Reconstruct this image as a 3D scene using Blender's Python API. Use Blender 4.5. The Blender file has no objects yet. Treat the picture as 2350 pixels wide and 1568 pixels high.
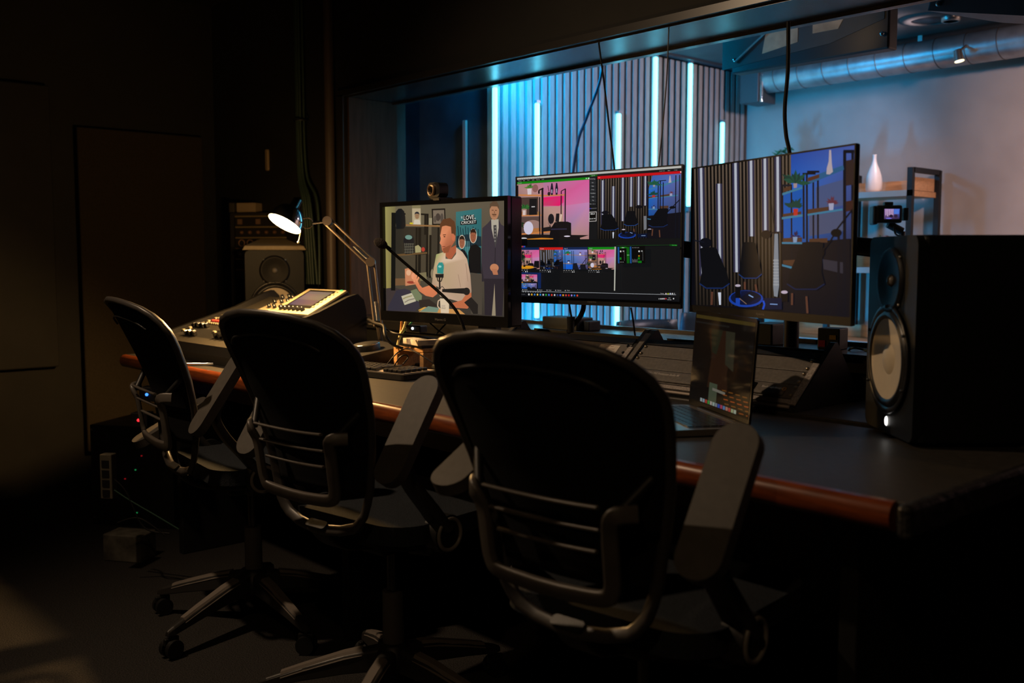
import bpy, math, random
from math import sin, cos, pi, radians, sqrt, atan2, tan
from mathutils import Vector, Matrix
random.seed(7)
SC = bpy.context.scene
COL = SC.collection

# ------------------------------------------------------------------ camera
CAM = Vector((0.0, 0.0, 1.11))
F = 35.0 / 36.0 * 2350
PITCH = radians(4.8)
HEAD = Vector((-0.745, 0.667, 0)).normalized()
FWD = Vector((HEAD.x * cos(PITCH), HEAD.y * cos(PITCH), -sin(PITCH)))
RGT = Vector((HEAD.y, -HEAD.x, 0))
UP = RGT.cross(FWD)
cd = bpy.data.cameras.new('camera')
cd.lens = 35; cd.sensor_width = 36; cd.clip_start = 0.05; cd.clip_end = 60
cd.dof.use_dof = True; cd.dof.focus_distance = 2.75; cd.dof.aperture_fstop = 3.2
cam = bpy.data.objects.new('camera', cd); COL.objects.link(cam)
m = Matrix((RGT, UP, -FWD)).transposed().to_4x4(); m.translation = CAM
cam.matrix_world = m
SC.camera = cam

def ray(px, py):
    return FWD + RGT * ((px - 1175) / F) + UP * ((784 - py) / F)
def on_z(px, py, z):
    d = ray(px, py); return CAM + d * ((z - CAM.z) / d.z)
def on_y(px, py, y):
    d = ray(px, py); return CAM + d * (y / d.y)
def on_x(px, py, x):
    d = ray(px, py); return CAM + d * (x / d.x)
def at_d(px, py, t):
    return CAM + ray(px, py) * t

# ------------------------------------------------------------------ world, view, lights
w = bpy.data.worlds.new('night'); SC.world = w; w.use_nodes = True
w.node_tree.nodes['Background'].inputs[0].default_value = (0.3, 0.25, 0.22, 1)
w.node_tree.nodes['Background'].inputs[1].default_value = 0.004
SC.view_settings.view_transform = 'Standard'
SC.view_settings.look = 'None'
SC.view_settings.exposure = 0.0
SC.view_settings.gamma = 1.0
SC.view_settings.use_curve_mapping = False
SC.cycles.use_denoising = True
SC.cycles.max_bounces = 10
SC.cycles.transparent_max_bounces = 12
SC.cycles.sample_clamp_indirect = 3.0
SC.cycles.caustics_reflective = False
SC.cycles.caustics_refractive = False

def lamp(name, kind, loc, energy, color, size=0.1, aim=None, **kw):
    l = bpy.data.lights.new(name, kind); l.energy = energy; l.color = color
    if kind == 'AREA':
        l.shape = kw.get('shape', 'DISK'); l.size = size
        if 'size_y' in kw: l.size_y = kw['size_y']
        if 'spread' in kw: l.spread = kw['spread']
    else:
        l.shadow_soft_size = size
    if kind == 'SPOT':
        l.spot_size = kw.get('cone', 1.2); l.spot_blend = kw.get('blend', 0.6)
    o = bpy.data.objects.new(name, l); COL.objects.link(o); o.location = loc
    if aim is not None:
        o.rotation_euler = (Vector(aim) - Vector(loc)).to_track_quat('-Z', 'Y').to_euler()
    return o

WARM = (1.0, 0.56, 0.20)
CYAN = (0.01, 0.42, 0.80)
# control room: warm ceiling spot behind the chairs (its fitting is built below)
SPOT_AT = Vector((-2.8, 0.35, 2.36))
lamp('ceiling_spot_light', 'SPOT', SPOT_AT - Vector((0, 0, 0.03)), 66, (1.0, 0.70, 0.44), 0.03, (-1.9, 1.6, 0.7), cone=2.0, blend=1.0)
FILL_BEHIND = Vector((-0.15, -0.45, 2.36))
lamp('ceiling_spot_light', 'SPOT', FILL_BEHIND - Vector((0, 0, 0.03)), 11, (1.0, 0.66, 0.36), 0.04, (-1.2, 1.2, 0.5), cone=2.0, blend=1.0)  # unseen lamp added as fill for chair backs and arm pads
# studio: warm white ceiling lamps towards the concrete wall, unseen cyan wash lights at the window side
STUDIO_SPOTS = [Vector((-0.75, 3.35, 2.05)), Vector((-1.9, 4.1, 2.05))]
lamp('studio_spot_light', 'SPOT', STUDIO_SPOTS[0] - Vector((0, 0, .04)), 175, (1.0, 0.60, 0.50), 0.05, (-0.8, 4.6, 1.2), cone=2.3, blend=1.0)
lamp('studio_spot_light', 'SPOT', STUDIO_SPOTS[1] - Vector((0, 0, .04)), 38, (1.0, 0.76, 0.84), 0.05, (-3.4, 3.6, 1.0), cone=2.4, blend=1.0)
for z_, p_ in ((0.45, 38), (1.95, 10)):
    lamp('studio_wash_light', 'AREA', (-2.98, 2.71, z_), p_, (0.0, 0.44, 1.0), 0.10, (-3.05, 4.4, 1.3), shape='RECTANGLE', size_y=0.45 if z_ < 1 else .2)
lamp('studio_wash_light', 'AREA', (-3.40, 2.72, 1.98), 0.6, (0.0, 0.36, 0.8), 0.6, (-3.6, 2.78, 1.2), shape='RECTANGLE', size_y=0.04)  # unseen, added to light the navy board from above

lamp('raft_fill_light', 'SPOT', (-1.95, 2.78, 1.93), 1.6, (1.0, .62, .32), .02, (-1.98, 3.22, 1.93), cone=1.3, blend=.6)  # unseen lamp added to warm the tan patches on the raft

# ------------------------------------------------------------------ colour and materials
def s2l(c):
    return tuple(((x / 255.0) / 12.92 if x / 255.0 <= 0.04045 else ((x / 255.0 + 0.055) / 1.055) ** 2.4) for x in c)
MATS = {}
def mat(name, col=(.5, .5, .5), rough=.5, metal=0.0, spec=.5, noise=0.0, scale=40, bump=0.0, bscale=None, emis=None, estr=1.0, coat=0.0, stretch=None):
    if name in MATS: return MATS[name]
    M = bpy.data.materials.new(name); M.use_nodes = True
    nt = M.node_tree; N = nt.nodes; L = nt.links
    b = N['Principled BSDF']
    b.inputs['Base Color'].default_value = (*col, 1); b.inputs['Roughness'].default_value = rough
    b.inputs['Metallic'].default_value = metal; b.inputs['Specular IOR Level'].default_value = spec
    b.inputs['Coat Weight'].default_value = coat
    if emis is not None:
        b.inputs['Emission Color'].default_value = (*emis, 1); b.inputs['Emission Strength'].default_value = estr
    if noise or bump:
        tc = N.new('ShaderNodeTexCoord'); src = tc.outputs['Object']
        if stretch:
            mp = N.new('ShaderNodeMapping'); mp.inputs['Scale'].default_value = stretch
            L.new(src, mp.inputs['Vector']); src = mp.outputs[0]
        n = N.new('ShaderNodeTexNoise'); n.inputs['Scale'].default_value = scale; n.inputs['Detail'].default_value = 5
        L.new(src, n.inputs['Vector'])
        if noise:
            r = N.new('ShaderNodeValToRGB')
            r.color_ramp.elements[0].position = 0.3; r.color_ramp.elements[1].position = 0.7
            r.color_ramp.elements[0].color = (*[c * (1 - noise) for c in col], 1)
            r.color_ramp.elements[1].color = (*[min(1, c * (1 + noise)) for c in col], 1)
            L.new(n.outputs['Fac'], r.inputs[0]); L.new(r.outputs[0], b.inputs['Base Color'])
        if bump:
            n2 = n
            if bscale:
                n2 = N.new('ShaderNodeTexNoise'); n2.inputs['Scale'].default_value = bscale; n2.inputs['Detail'].default_value = 3
                L.new(src, n2.inputs['Vector'])
            bp = N.new('ShaderNodeBump'); bp.inputs['Strength'].default_value = bump; bp.inputs['Distance'].default_value = 0.01
            L.new(n2.outputs['Fac'], bp.inputs['Height']); L.new(bp.outputs[0], b.inputs['Normal'])
    MATS[name] = M
    return M

def glass_mat():
    M = bpy.data.materials.new('window_glass'); M.use_nodes = True
    nt = M.node_tree; N = nt.nodes; L = nt.links; N.clear()
    out = N.new('ShaderNodeOutputMaterial'); mx = N.new('ShaderNodeMixShader')
    tr = N.new('ShaderNodeBsdfTransparent'); tr.inputs[0].default_value = (0.96, 0.98, 0.98, 1)
    gl = N.new('ShaderNodeBsdfGlossy'); gl.inputs['Roughness'].default_value = 0.0
    fr = N.new('ShaderNodeFresnel'); ge = N.new('ShaderNodeNewGeometry'); mr = N.new('ShaderNodeMapRange')
    mr.inputs['To Min'].default_value = 1.4; mr.inputs['To Max'].default_value = 1 / 1.4   # same reflectance on both faces of the pane
    L.new(ge.outputs['Backfacing'], mr.inputs['Value']); L.new(mr.outputs[0], fr.inputs[0])
    L.new(fr.outputs[0], mx.inputs[0]); L.new(tr.outputs[0], mx.inputs[1]); L.new(gl.outputs[0], mx.inputs[2])
    L.new(mx.outputs[0], out.inputs[0])
    return M

def picture_mat(name, strength=1.0, rough=0.35):
    M = bpy.data.materials.new(name); M.use_nodes = True
    nt = M.node_tree; b = nt.nodes['Principled BSDF']
    at = nt.nodes.new('ShaderNodeVertexColor'); at.layer_name = 'Col'
    b.inputs['Base Color'].default_value = (.005, .005, .005, 1); b.inputs['Roughness'].default_value = rough; b.inputs['Specular IOR Level'].default_value = .12
    nt.links.new(at.outputs[0], b.inputs['Emission Color']); b.inputs['Emission Strength'].default_value = strength
    return M

BLACK = mat('black_plastic', (.012, .012, .012), .45, bump=.05, scale=300)
BLACKG = mat('black_gloss', (.01, .01, .01), .12)
MESHF = mat('black_mesh_fabric', (.006, .006, .0065), .85, spec=.15, noise=.3, scale=500)
GREYP = mat('grey_plastic', (.085, .074, .064), .42, noise=.1, scale=30)
SEATF = mat('blue_grey_fabric', (.022, .026, .032), .95, spec=.2, noise=.5, scale=350, bump=.3)
PADM = mat('dark_grey_rubber', (.075, .067, .058), .62, noise=.12, scale=60)
CHROME = mat('chrome', (.75, .75, .75), .08, 1.0)
STEEL = mat('brushed_steel', (.45, .43, .4), .3, .9)
RACKM = mat('rack_powder_coat', (.19, .17, .15), .5, noise=.15, scale=120)
RACKD = mat('rack_dark_coat', (.02, .02, .02), .5, noise=.2, scale=120)
RAWM = mat('worn_raw_edge', (.42, .37, .34), .6, noise=.35, scale=220)
DESKM = mat('dark_laminate', (.048, .043, .037), .46, noise=.2, scale=60, bump=.04, bscale=400)
WOODM = mat('reddish_wood', (.21, .047, .012), .3, noise=.35, scale=9, stretch=(1.5, 14, 14), coat=.3)
PINE = mat('pine_wood', (.55, .30, .12), .5, noise=.25, scale=10, stretch=(2, 18, 18))
CARPET = mat('dark_carpet', (.045, .042, .04), .98, spec=.1, noise=.6, scale=260, bump=.6)
WALLD = mat('black_painted_wall', (.013, .012, .010), .8, noise=.15, scale=8, bump=.05)
WALLB = mat('brown_acoustic_cloth', (.045, .036, .024), .95, spec=.1, noise=.2, scale=160)
CEILD = mat('black_ceiling_paint', (.010, .010, .010), .9)
CABLE = mat('black_cable_rubber', (.012, .011, .010), .5, spec=.2)
WHITE = mat('white_plastic', (.75, .72, .68), .45)
PAPER = mat('paper', (.72, .66, .6), .8, noise=.05, scale=30)

# ------------------------------------------------------------------ mesh builder
def rot_to(d, up=(0, 0, 1)):
    d = Vector(d).normalized(); u = Vector(up)
    if abs(d.dot(u)) > .999: u = Vector((1, 0, 0))
    x = u.cross(d).normalized(); y = d.cross(x)
    return Matrix((x, y, d)).transposed()
def TR(loc=(0, 0, 0), rx=0, ry=0, rz=0):
    return Matrix.Translation(loc) @ Matrix.Rotation(rz, 4, 'Z') @ Matrix.Rotation(ry, 4, 'Y') @ Matrix.Rotation(rx, 4, 'X')
ID = Matrix.Identity(4)

class MB:
    def __init__(s, M=ID):
        s.v = []; s.f = []; s.sm = []; s.mi = []; s.M = M
    def add(s, vs, fs, smooth=False, mi=0, M=None):
        k = len(s.v); T = s.M if M is None else s.M @ M
        s.v += [T @ Vector(v) for v in vs]
        s.f += [tuple(i + k for i in f) for f in fs]
        s.sm += [smooth] * len(fs); s.mi += [mi] * len(fs)
        return s
    def box(s, c, d, M=None, mi=0):
        x, y, z = d[0] / 2, d[1] / 2, d[2] / 2
        vs = [(c[0] + a * x, c[1] + b * y, c[2] + e * z) for e in (-1, 1) for b in (-1, 1) for a in (-1, 1)]
        return s.add(vs, [(0, 2, 3, 1), (4, 5, 7, 6), (0, 1, 5, 4), (1, 3, 7, 5), (3, 2, 6, 7), (2, 0, 4, 6)], False, mi, M)
    def cyl(s, p0, p1, r0, r1=None, n=20, mi=0, M=None, smooth=True):
        r1 = r0 if r1 is None else r1
        p0 = Vector(p0); p1 = Vector(p1); R = rot_to(p1 - p0)
        vs = []
        for p, r in ((p0, r0), (p1, r1)):
            for i in range(n):
                a = 2 * pi * i / n; vs.append(p + R @ Vector((cos(a) * r, sin(a) * r, 0)))
        s.add(vs, [(i, (i + 1) % n, n + (i + 1) % n, n + i) for i in range(n)], smooth, mi, M)
        k = [tuple(range(n))[::-1], tuple(range(n, 2 * n))]
        return s.add(vs, k, False, mi, M)
    def lathe(s, prof, n=32, M=None, mi=0, smooth=True):
        vs = []; fs = []
        m = len(prof)
        for r, z in prof:
            for i in range(n):
                a = 2 * pi * i / n; vs.append((r * cos(a), r * sin(a), z))
        for j in range(m - 1):
            for i in range(n):
                fs.append((j * n + i, j * n + (i + 1) % n, (j + 1) * n + (i + 1) % n, (j + 1) * n + i))
        return s.add(vs, fs, smooth, mi, M)
    def tube(s, pts, r=.005, n=8, sec=None, mi=0, M=None, closed=False, up=(0, 0, 1)):
        """sweep a round section (or the closed 2D section sec, (side, up) pairs) along pts"""
        P = [Vector(p) for p in pts]; m = len(P)
        if sec is None:
            sec = [(cos(2 * pi * i / n), sin(2 * pi * i / n)) for i in range(n)]
            rr = r if isinstance(r, (list, tuple)) else [r] * m
        else:
            rr = r if isinstance(r, (list, tuple)) else [1] * m
        n = len(sec); vs = []; fs = []; prev = None
        for i in range(m):
            if closed: t = P[(i + 1) % m] - P[i - 1]
            else: t = P[min(i + 1, m - 1)] - P[max(i - 1, 0)]
            t.normalize()
            if prev is None:
                u = Vector(up)
                if abs(t.dot(u)) > .95: u = Vector((0, 1, 0)) if abs(t.y) < .9 else Vector((1, 0, 0))
                x = u.cross(t).normalized()
            else:
                x = (prev - t * prev.dot(t)).normalized()
            prev = x; y = t.cross(x)
            for a, b in sec: vs.append(P[i] + (x * a + y * b) * rr[i])
        for i in range(m if closed else m - 1):
            j = (i + 1) % m
            for k in range(n):
                fs.append((i * n + k, i * n + (k + 1) % n, j * n + (k + 1) % n, j * n + k))
        s.add(vs, fs, True, mi, M)
        if not closed:
            s.add(vs[:n], [tuple(range(n))[::-1]], False, mi, M); s.add(vs[-n:], [tuple(range(n))], False, mi, M)
        return s
    def prism(s, poly, z0, z1, M=None, mi=0, smooth=False):
        """extrude an XY polygon between z0 and z1"""
        n = len(poly)
        vs = [(x, y, z0) for x, y in poly] + [(x, y, z1) for x, y in poly]
        s.add(vs, [(i, (i + 1) % n, n + (i + 1) % n, n + i) for i in range(n)], smooth, mi, M)
        return s.add(vs, [tuple(range(n))[::-1], tuple(range(n, 2 * n))], False, mi, M)
    def shell(s, fn, nu, nv, th, M=None, mi=0):
        """closed thin shell around fn(u, v), u and v in 0..1"""
        g = [[Vector(fn(i / nu, j / nv)) for i in range(nu + 1)] for j in range(nv + 1)]
        vs = []
        for sgn in (1, -1):
            for j in range(nv + 1):
                for i in range(nu + 1):
                    du = g[j][min(i + 1, nu)] - g[j][max(i - 1, 0)]; dv = g[min(j + 1, nv)][i] - g[max(j - 1, 0)][i]
                    nn = du.cross(dv)
                    if nn.length > 1e-9: nn.normalize()
                    vs.append(g[j][i] + nn * (sgn * th / 2))
        W = nu + 1; K = W * (nv + 1); fs = []
        for j in range(nv):
            for i in range(nu):
                a = j * W + i
                fs.append((a, a + 1, a + W + 1, a + W)); fs.append((K + a, K + a + W, K + a + W + 1, K + a + 1))
        rim = [i for i in range(W)] + [j * W + nu for j in range(1, nv + 1)] + [nv * W + i for i in range(nu - 1, -1, -1)] + [j * W for j in range(nv - 1, 0, -1)]
        for q in range(len(rim)):
            a, b = rim[q], rim[(q + 1) % len(rim)]; fs.append((a, K + a, K + b, b))
        return s.add(vs, fs, True, mi, M)
    def ball(s, c, r, nu=16, nv=10, sc=(1, 1, 1), M=None, mi=0):
        prof = [(max(1e-4, sin(pi * j / nv)) * r, -cos(pi * j / nv) * r) for j in range(nv + 1)]
        T = Matrix.Translation(c) @ Matrix.Diagonal((*sc, 1))
        return s.lathe(prof, nu, T if M is None else M @ T, mi)
    def build(s, name, mats, parent=None, bevel=0, seg=2, label=None, loc=None):
        me = bpy.data.meshes.new(name); me.from_pydata([tuple(v) for v in s.v], [], s.f); 
        for m_ in (mats if isinstance(mats, (list, tuple)) else [mats]): me.materials.append(m_)
        me.polygons.foreach_set('use_smooth', s.sm); me.polygons.foreach_set('material_index', s.mi)
        me.update()
        o = bpy.data.objects.new(name, me); COL.objects.link(o)
        if parent is not None: o.parent = parent
        if loc is not None: o.location = loc
        if bevel:
            b = o.modifiers.new('bevel', 'BEVEL'); b.width = bevel; b.segments = seg; b.limit_method = 'ANGLE'; b.angle_limit = radians(40)
        if label: o['label'] = label
        return o

def tag(o, label, cat, group=None, kind=None):
    o['label'] = label; o['category'] = cat
    if group: o['group'] = group
    if kind: o['kind'] = kind
    return o
def thing(name, label, cat, loc=(0, 0, 0), rz=0, group=None):
    o = bpy.data.objects.new(name, None); o.empty_display_size = .1; COL.objects.link(o)
    o.location = loc; o.rotation_euler = (0, 0, rz)
    return tag(o, label, cat, group)
def struct(mb, name, m_, **k):
    o = mb.build(name, m_, **k); o['kind'] = 'structure'; return o
def copy_tree(o, parent=None):
    c = o.copy(); COL.objects.link(c)
    if parent is not None: c.parent = parent
    for ch in list(o.children): copy_tree(ch, c)
    return c
def arc(cx, cy, r, a0, a1, n):
    return [(cx + r * cos(a0 + (a1 - a0) * i / n), cy + r * sin(a0 + (a1 - a0) * i / n)) for i in range(n + 1)]
def rrect(w_, h_, r, n=5, cx=0, cy=0):
    p = []
    for (sx, sy, a) in ((1, 1, 0), (-1, 1, pi / 2), (-1, -1, pi), (1, -1, 3 * pi / 2)):
        p += arc(cx + sx * (w_ / 2 - r), cy + sy * (h_ / 2 - r), r, a, a + pi / 2, n)
    return p
def smooth_path(pts, k=6):
    P = [Vector(p) for p in pts]; out = []
    for i in range(len(P) - 1):
        p0 = P[max(i - 1, 0)]; p1 = P[i]; p2 = P[i + 1]; p3 = P[min(i + 2, len(P) - 1)]
        for j in range(k):
            t = j / k
            out.append(0.5 * ((2 * p1) + (p2 - p0) * t + (2 * p0 - 5 * p1 + 4 * p2 - p3) * t * t + (-p0 + 3 * p1 - 3 * p2 + p3) * t ** 3))
    out.append(P[-1]); return out

# ------------------------------------------------------------------ lettering
_tc = {}
def text_mesh(txt, shear=0.0):
    key = (txt, shear)
    if key in _tc: return _tc[key]
    cu = bpy.data.curves.new('t', 'FONT'); cu.body = txt; cu.size = 1.0; cu.resolution_u = 2; cu.shear = shear
    ob = bpy.data.objects.new('t', cu); COL.objects.link(ob)
    dg = bpy.context.evaluated_depsgraph_get(); ev = ob.evaluated_get(dg); me = ev.to_mesh()
    vs = [(v.co.x, v.co.y) for v in me.vertices]; fs = [tuple(p.vertices) for p in me.polygons]
    ev.to_mesh_clear(); bpy.data.objects.remove(ob); bpy.data.curves.remove(cu)
    if vs:
        x0 = min(v[0] for v in vs); x1 = max(v[0] for v in vs); y0 = min(v[1] for v in vs); y1 = max(v[1] for v in vs)
        vs = [((x - x0) / (x1 - x0), (y - y0) / (y1 - y0)) for x, y in vs]
    _tc[key] = (vs, fs, (x1 - x0) / (y1 - y0) if vs else 1)
    return _tc[key]
def lettering(txt, M, width, height, m_, parent, name='lettering', shear=0.0, label=None):
    """flat raised letters in the XY plane of M, starting at its origin"""
    vs, fs, ar = text_mesh(txt, shear)
    b = MB(M); b.add([(x * width, y * height, 0.0) for x, y in vs], fs)
    return b.build(name, m_, parent, label=label)

# ------------------------------------------------------------------ painted pictures on screens
def homog(src):
    """src: four picture corners TL TR BR BL -> function to unit square (u right, v down)"""
    import numpy as np
    dst = [(0, 0), (1, 0), (1, 1), (0, 1)]
    A = []; B = []
    for (x, y), (u, v) in zip(src, dst):
        A.append([x, y, 1, 0, 0, 0, -u * x, -u * y]); B.append(u)
        A.append([0, 0, 0, x, y, 1, -v * x, -v * y]); B.append(v)
    h = np.linalg.solve(np.array(A, float), np.array(B, float))
    def f(x, y):
        d = h[6] * x + h[7] * y + 1
        return ((h[0] * x + h[1] * y + h[2]) / d, (h[3] * x + h[4] * y + h[5]) / d)
    return f
class Pic:
    """a screen picture: coloured patches laid one over the other, in a w x h rectangle standing in the XZ plane"""
    def __init__(s, w_, h_, src=None, dz=1.2e-5):
        s.w = w_; s.h = h_; s.f = homog(src) if src else (lambda x, y: (x, y)); s.vs = []; s.fs = []; s.cs = []; s.k = 0; s.dz = dz
    def pt(s, x, y):
        u, v = s.f(x, y); u = min(max(u, 0), 1); v = min(max(v, 0), 1)
        return ((u - .5) * s.w, -s.k * s.dz, (.5 - v) * s.h)
    def poly(s, pts, col, cols=None, keep=False):
        if not keep: s.k += 1
        b = len(s.vs); s.vs += [s.pt(*p) for p in pts]; s.fs.append(tuple(range(b, b + len(pts))))
        c = s2l(col) if col else None
        s.cs.append([s2l(q) for q in cols] if cols else [c] * len(pts))
    def unit(s, pts, col, cols=None):
        g = s.f; s.f = lambda x, y: (x, y); s.poly(pts, col, cols); s.f = g
    def quad(s, x0, y0, x1, y1, col, cols=None): s.poly([(x0, y0), (x1, y0), (x1, y1), (x0, y1)], col, cols)
    def line(s, p, q, wd, col, keep=False):
        dx, dy = q[0] - p[0], q[1] - p[1]; L = sqrt(dx * dx + dy * dy) or 1; nx, ny = -dy / L * wd / 2, dx / L * wd / 2
        s.poly([(p[0] + nx, p[1] + ny), (q[0] + nx, q[1] + ny), (q[0] - nx, q[1] - ny), (p[0] - nx, p[1] - ny)], col, keep=keep)
    def path(s, pts, wd, col):
        for i in range(len(pts) - 1): s.line(pts[i], pts[i + 1], wd, col, keep=i > 0)
    def ell(s, cx, cy, rx, ry, col, n=20, a=0):
        s.poly([(cx + rx * cos(t) * cos(a) - ry * sin(t) * sin(a), cy + rx * cos(t) * sin(a) + ry * sin(t) * cos(a)) for t in [2 * pi * i / n for i in range(n)]], col)
    def leaves(s, cx, cy, r, col, n=9, seed=1, up=True, col2=None):
        rn = random.Random(seed)
        for i in range(n):
            a = -pi * (i + .5) / n + rn.uniform(-.2, .2) if up else rn.uniform(0, 2 * pi); L = r * rn.uniform(.6, 1.05)
            ex, ey = cx + cos(a) * L, cy + sin(a) * L; nx, ny = -sin(a) * r * .16, cos(a) * r * .16; mx, my = (cx + ex) / 2, (cy + ey) / 2
            s.poly([(cx, cy), (mx + nx, my + ny), (ex, ey), (mx - nx, my - ny)], col2 if (col2 and i % 2) else col)
    def text(s, txt, p, q, ht, col, shear=0.0):
        """letters from p to q along the base line, ht high"""
        vs, fs, ar = text_mesh(txt, shear); s.k += 1; b = len(s.vs)
        dx, dy = q[0] - p[0], q[1] - p[1]; c = s2l(col)
        s.vs += [s.pt(p[0] + dx * x, p[1] + dy * x - ht * y) for x, y in vs]
        for f in fs: s.fs.append(tuple(i + b for i in f)); s.cs.append([c] * len(f))
    def build(s, name, m_, parent, M=ID, label=None):
        me = bpy.data.meshes.new(name); me.from_pydata([tuple(M @ Vector(v)) for v in s.vs], [], s.fs)
        at = me.color_attributes.new('Col', 'FLOAT_COLOR', 'CORNER'); d = []
        for c in s.cs:
            for q in c: d += [*q, 1.0]
        at.data.foreach_set('color', d); me.materials.append(m_); me.update()
        o = bpy.data.objects.new(name, me); COL.objects.link(o); o.parent = parent
        if label: o['label'] = label
        return o
# ------------------------------------------------------------------ room shells
WL, WR, WF, WY0, WY1, CH = -4.95, 1.6, -1.8, 2.35, 2.65, 2.40     # control room
SX, SY, SCH = -3.19, 4.55, 2.10                                  # studio: slatted wall, concrete wall, ceiling
OX0, OX1, OZ0, OZ1 = -3.68, 1.25, 0.850, 1.803                     # window opening
struct(MB().box(((WL + WR) / 2, (WF + WY0) / 2, -.02), (WR - WL + .2, WY0 - WF + .2, .04)), 'floor', CARPET)
struct(MB().box(((WL + WR) / 2, (WF + WY0) / 2, CH + .02), (WR - WL + .2, WY0 - WF + .2, .04)), 'ceiling', CEILD)
struct(MB().box((WL - .03, (WF + WY0) / 2, CH / 2), (.06, WY0 - WF + .2, CH)), 'wall_left', WALLD)
struct(MB().box((WR + .03, (WF + WY0) / 2, CH / 2), (.06, WY0 - WF + .2, CH)), 'wall_right', WALLD)
struct(MB().box(((WL + WR) / 2, WF - .03, CH / 2), (WR - WL + .2, .06, CH)), 'wall_front', WALLD)
wb = MB()
ym, yt = (WY0 + WY1) / 2, WY1 - WY0
wb.box(((WL + OX0) / 2, ym, CH / 2), (OX0 - WL, yt, CH)).box(((WR + OX1) / 2, ym, CH / 2), (WR - OX1, yt, CH))
wb.box(((OX0 + OX1) / 2, ym, (OZ1 + CH) / 2), (OX1 - OX0, yt, CH - OZ1)).box(((OX0 + OX1) / 2, ym, OZ0 / 2), (OX1 - OX0, yt, OZ0))
struct(wb, 'wall_window', WALLD)
REVEAL = mat('satin_black_reveal', (.05, .046, .042), .27, spec=.8, noise=.25, scale=25, bump=.12, bscale=9)
struct(MB().box(((OX0 + OX1) / 2, ym + .002, OZ1 - .006), (OX1 - OX0, yt - .006, .012)), 'trim_1', REVEAL)
struct(MB().box(((OX0 + OX1) / 2, ym + .002, OZ0 + .006), (OX1 - OX0, yt - .006, .012)), 'trim_2', REVEAL)
JAMB = mat('brown_jamb_board', (.095, .055, .038), .6, noise=.3, scale=9, stretch=(6, 6, .6))
struct(MB().box((OX0 + .006, ym, (OZ0 + OZ1) / 2), (.012, yt - .006, OZ1 - OZ0 - .026)), 'trim_3', JAMB)
fr = MB()
for zz in (OZ0 - .02, OZ1 + .006): fr.box(((OX0 + OX1) / 2, WY0 - .008, zz), (OX1 - OX0 + .1, .016, .024))
fr.box((OX0 - .03, WY0 - .008, (OZ0 + OZ1) / 2), (.045, .016, OZ1 - OZ0))
struct(fr, 'trim_4', mat('window_casing', (.03, .028, .026), .3))
g = MB(); g.box(((OX0 + OX1) / 2, WY1 - .05, (OZ0 + OZ1) / 2), (OX1 - OX0 - .02, .008, OZ1 - OZ0 - .026))
wo = bpy.data.objects.new('window_1', None); COL.objects.link(wo); wo['kind'] = 'structure'
g.build('glass_pane', glass_mat(), wo)
gb = MB()
for zz in (OZ0 + .018, OZ1 - .018): gb.box(((OX0 + OX1) / 2, WY1 - .065, zz), (OX1 - OX0 - .03, .018, .011))
gb.build('glazing_bead', REVEAL, wo)
# darker cloth panels on the side wall of the control room
p = MB().box((WL + .03, 1.95, .95), (.05, .62, 1.55)); tag(p.build('acoustic_panel', WALLB, bevel=.006), 'brown cloth wall panel beside the equipment rack', 'acoustic panel', 'cloth acoustic panels')
p = MB().box((WL + .03, 1.05, 1.25), (.05, .95, 1.3)); tag(p.build('acoustic_panel', WALLD, bevel=.006), 'black wall panel hung at the far side of the chairs', 'acoustic panel', 'cloth acoustic panels')

# ------------------------------------------------------------------ studio shell
CONC = mat('concrete_wall', (.34, .315, .30), .85, noise=.16, scale=3.2, bump=.15, bscale=30)
struct(MB().box(((SX + 2.2) / 2, 3.6, -.02), (2.2 - SX + .3, 2.1, .04)), 'floor_studio', mat('studio_floor', (.05, .05, .055), .6, noise=.2, scale=5))
STC = mat('studio_ceiling_paint', (.08, .077, .074), .8, noise=.2, scale=6)
struct(MB().box(((SX + 2.2) / 2, 3.6, SCH + .02), (2.2 - SX + .3, 2.1, .04)), 'ceiling_studio', STC)
struct(MB().box(((SX + 2.2) / 2, SY + .04, SCH / 2), (2.2 - SX + .3, .08, SCH)), 'wall_concrete', CONC)
struct(MB().box((2.24, 3.6, SCH / 2), (.08, 2.0, SCH)), 'wall_studio_side', CONC)
struct(MB().box((SX - .09, 3.72, SCH / 2), (.06, 1.84, SCH)), 'wall_slats', mat('slat_felt', (.035, .04, .045), .95))
# dark board closing the studio side of the opening, left of the slats
struct(MB().box(((SX - .015 + OX0 - .6) / 2, WY1 + .15, SCH / 2), (SX - .015 - OX0 + .6, .02, SCH)), 'trim_5', mat('navy_board', (.06, .10, .14), .55, noise=.5, scale=4))
SLAT = mat('oak_slat', (.40, .36, .345), .6, noise=.18, scale=14, stretch=(14, 14, 1))
SLT = 2.08
b = MB(); y = 2.775
while y < SY - .03:
    b.box((SX - .025, y, SLT / 2 + .02), (.05, .027, SLT - .04)); y += .0455
sp = b.build('slat_panel', SLAT); tag(sp, 'grey oak vertical slat wall panelling with light tubes', 'wall panel', kind='structure')
struct(MB().box((SX - .01, 3.63, (SLT + SCH) / 2 + .004), (.10, 1.72, SCH - SLT - .008)), 'trim_6', mat('dark_bulkhead', (.03, .04, .05), .5))

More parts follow.
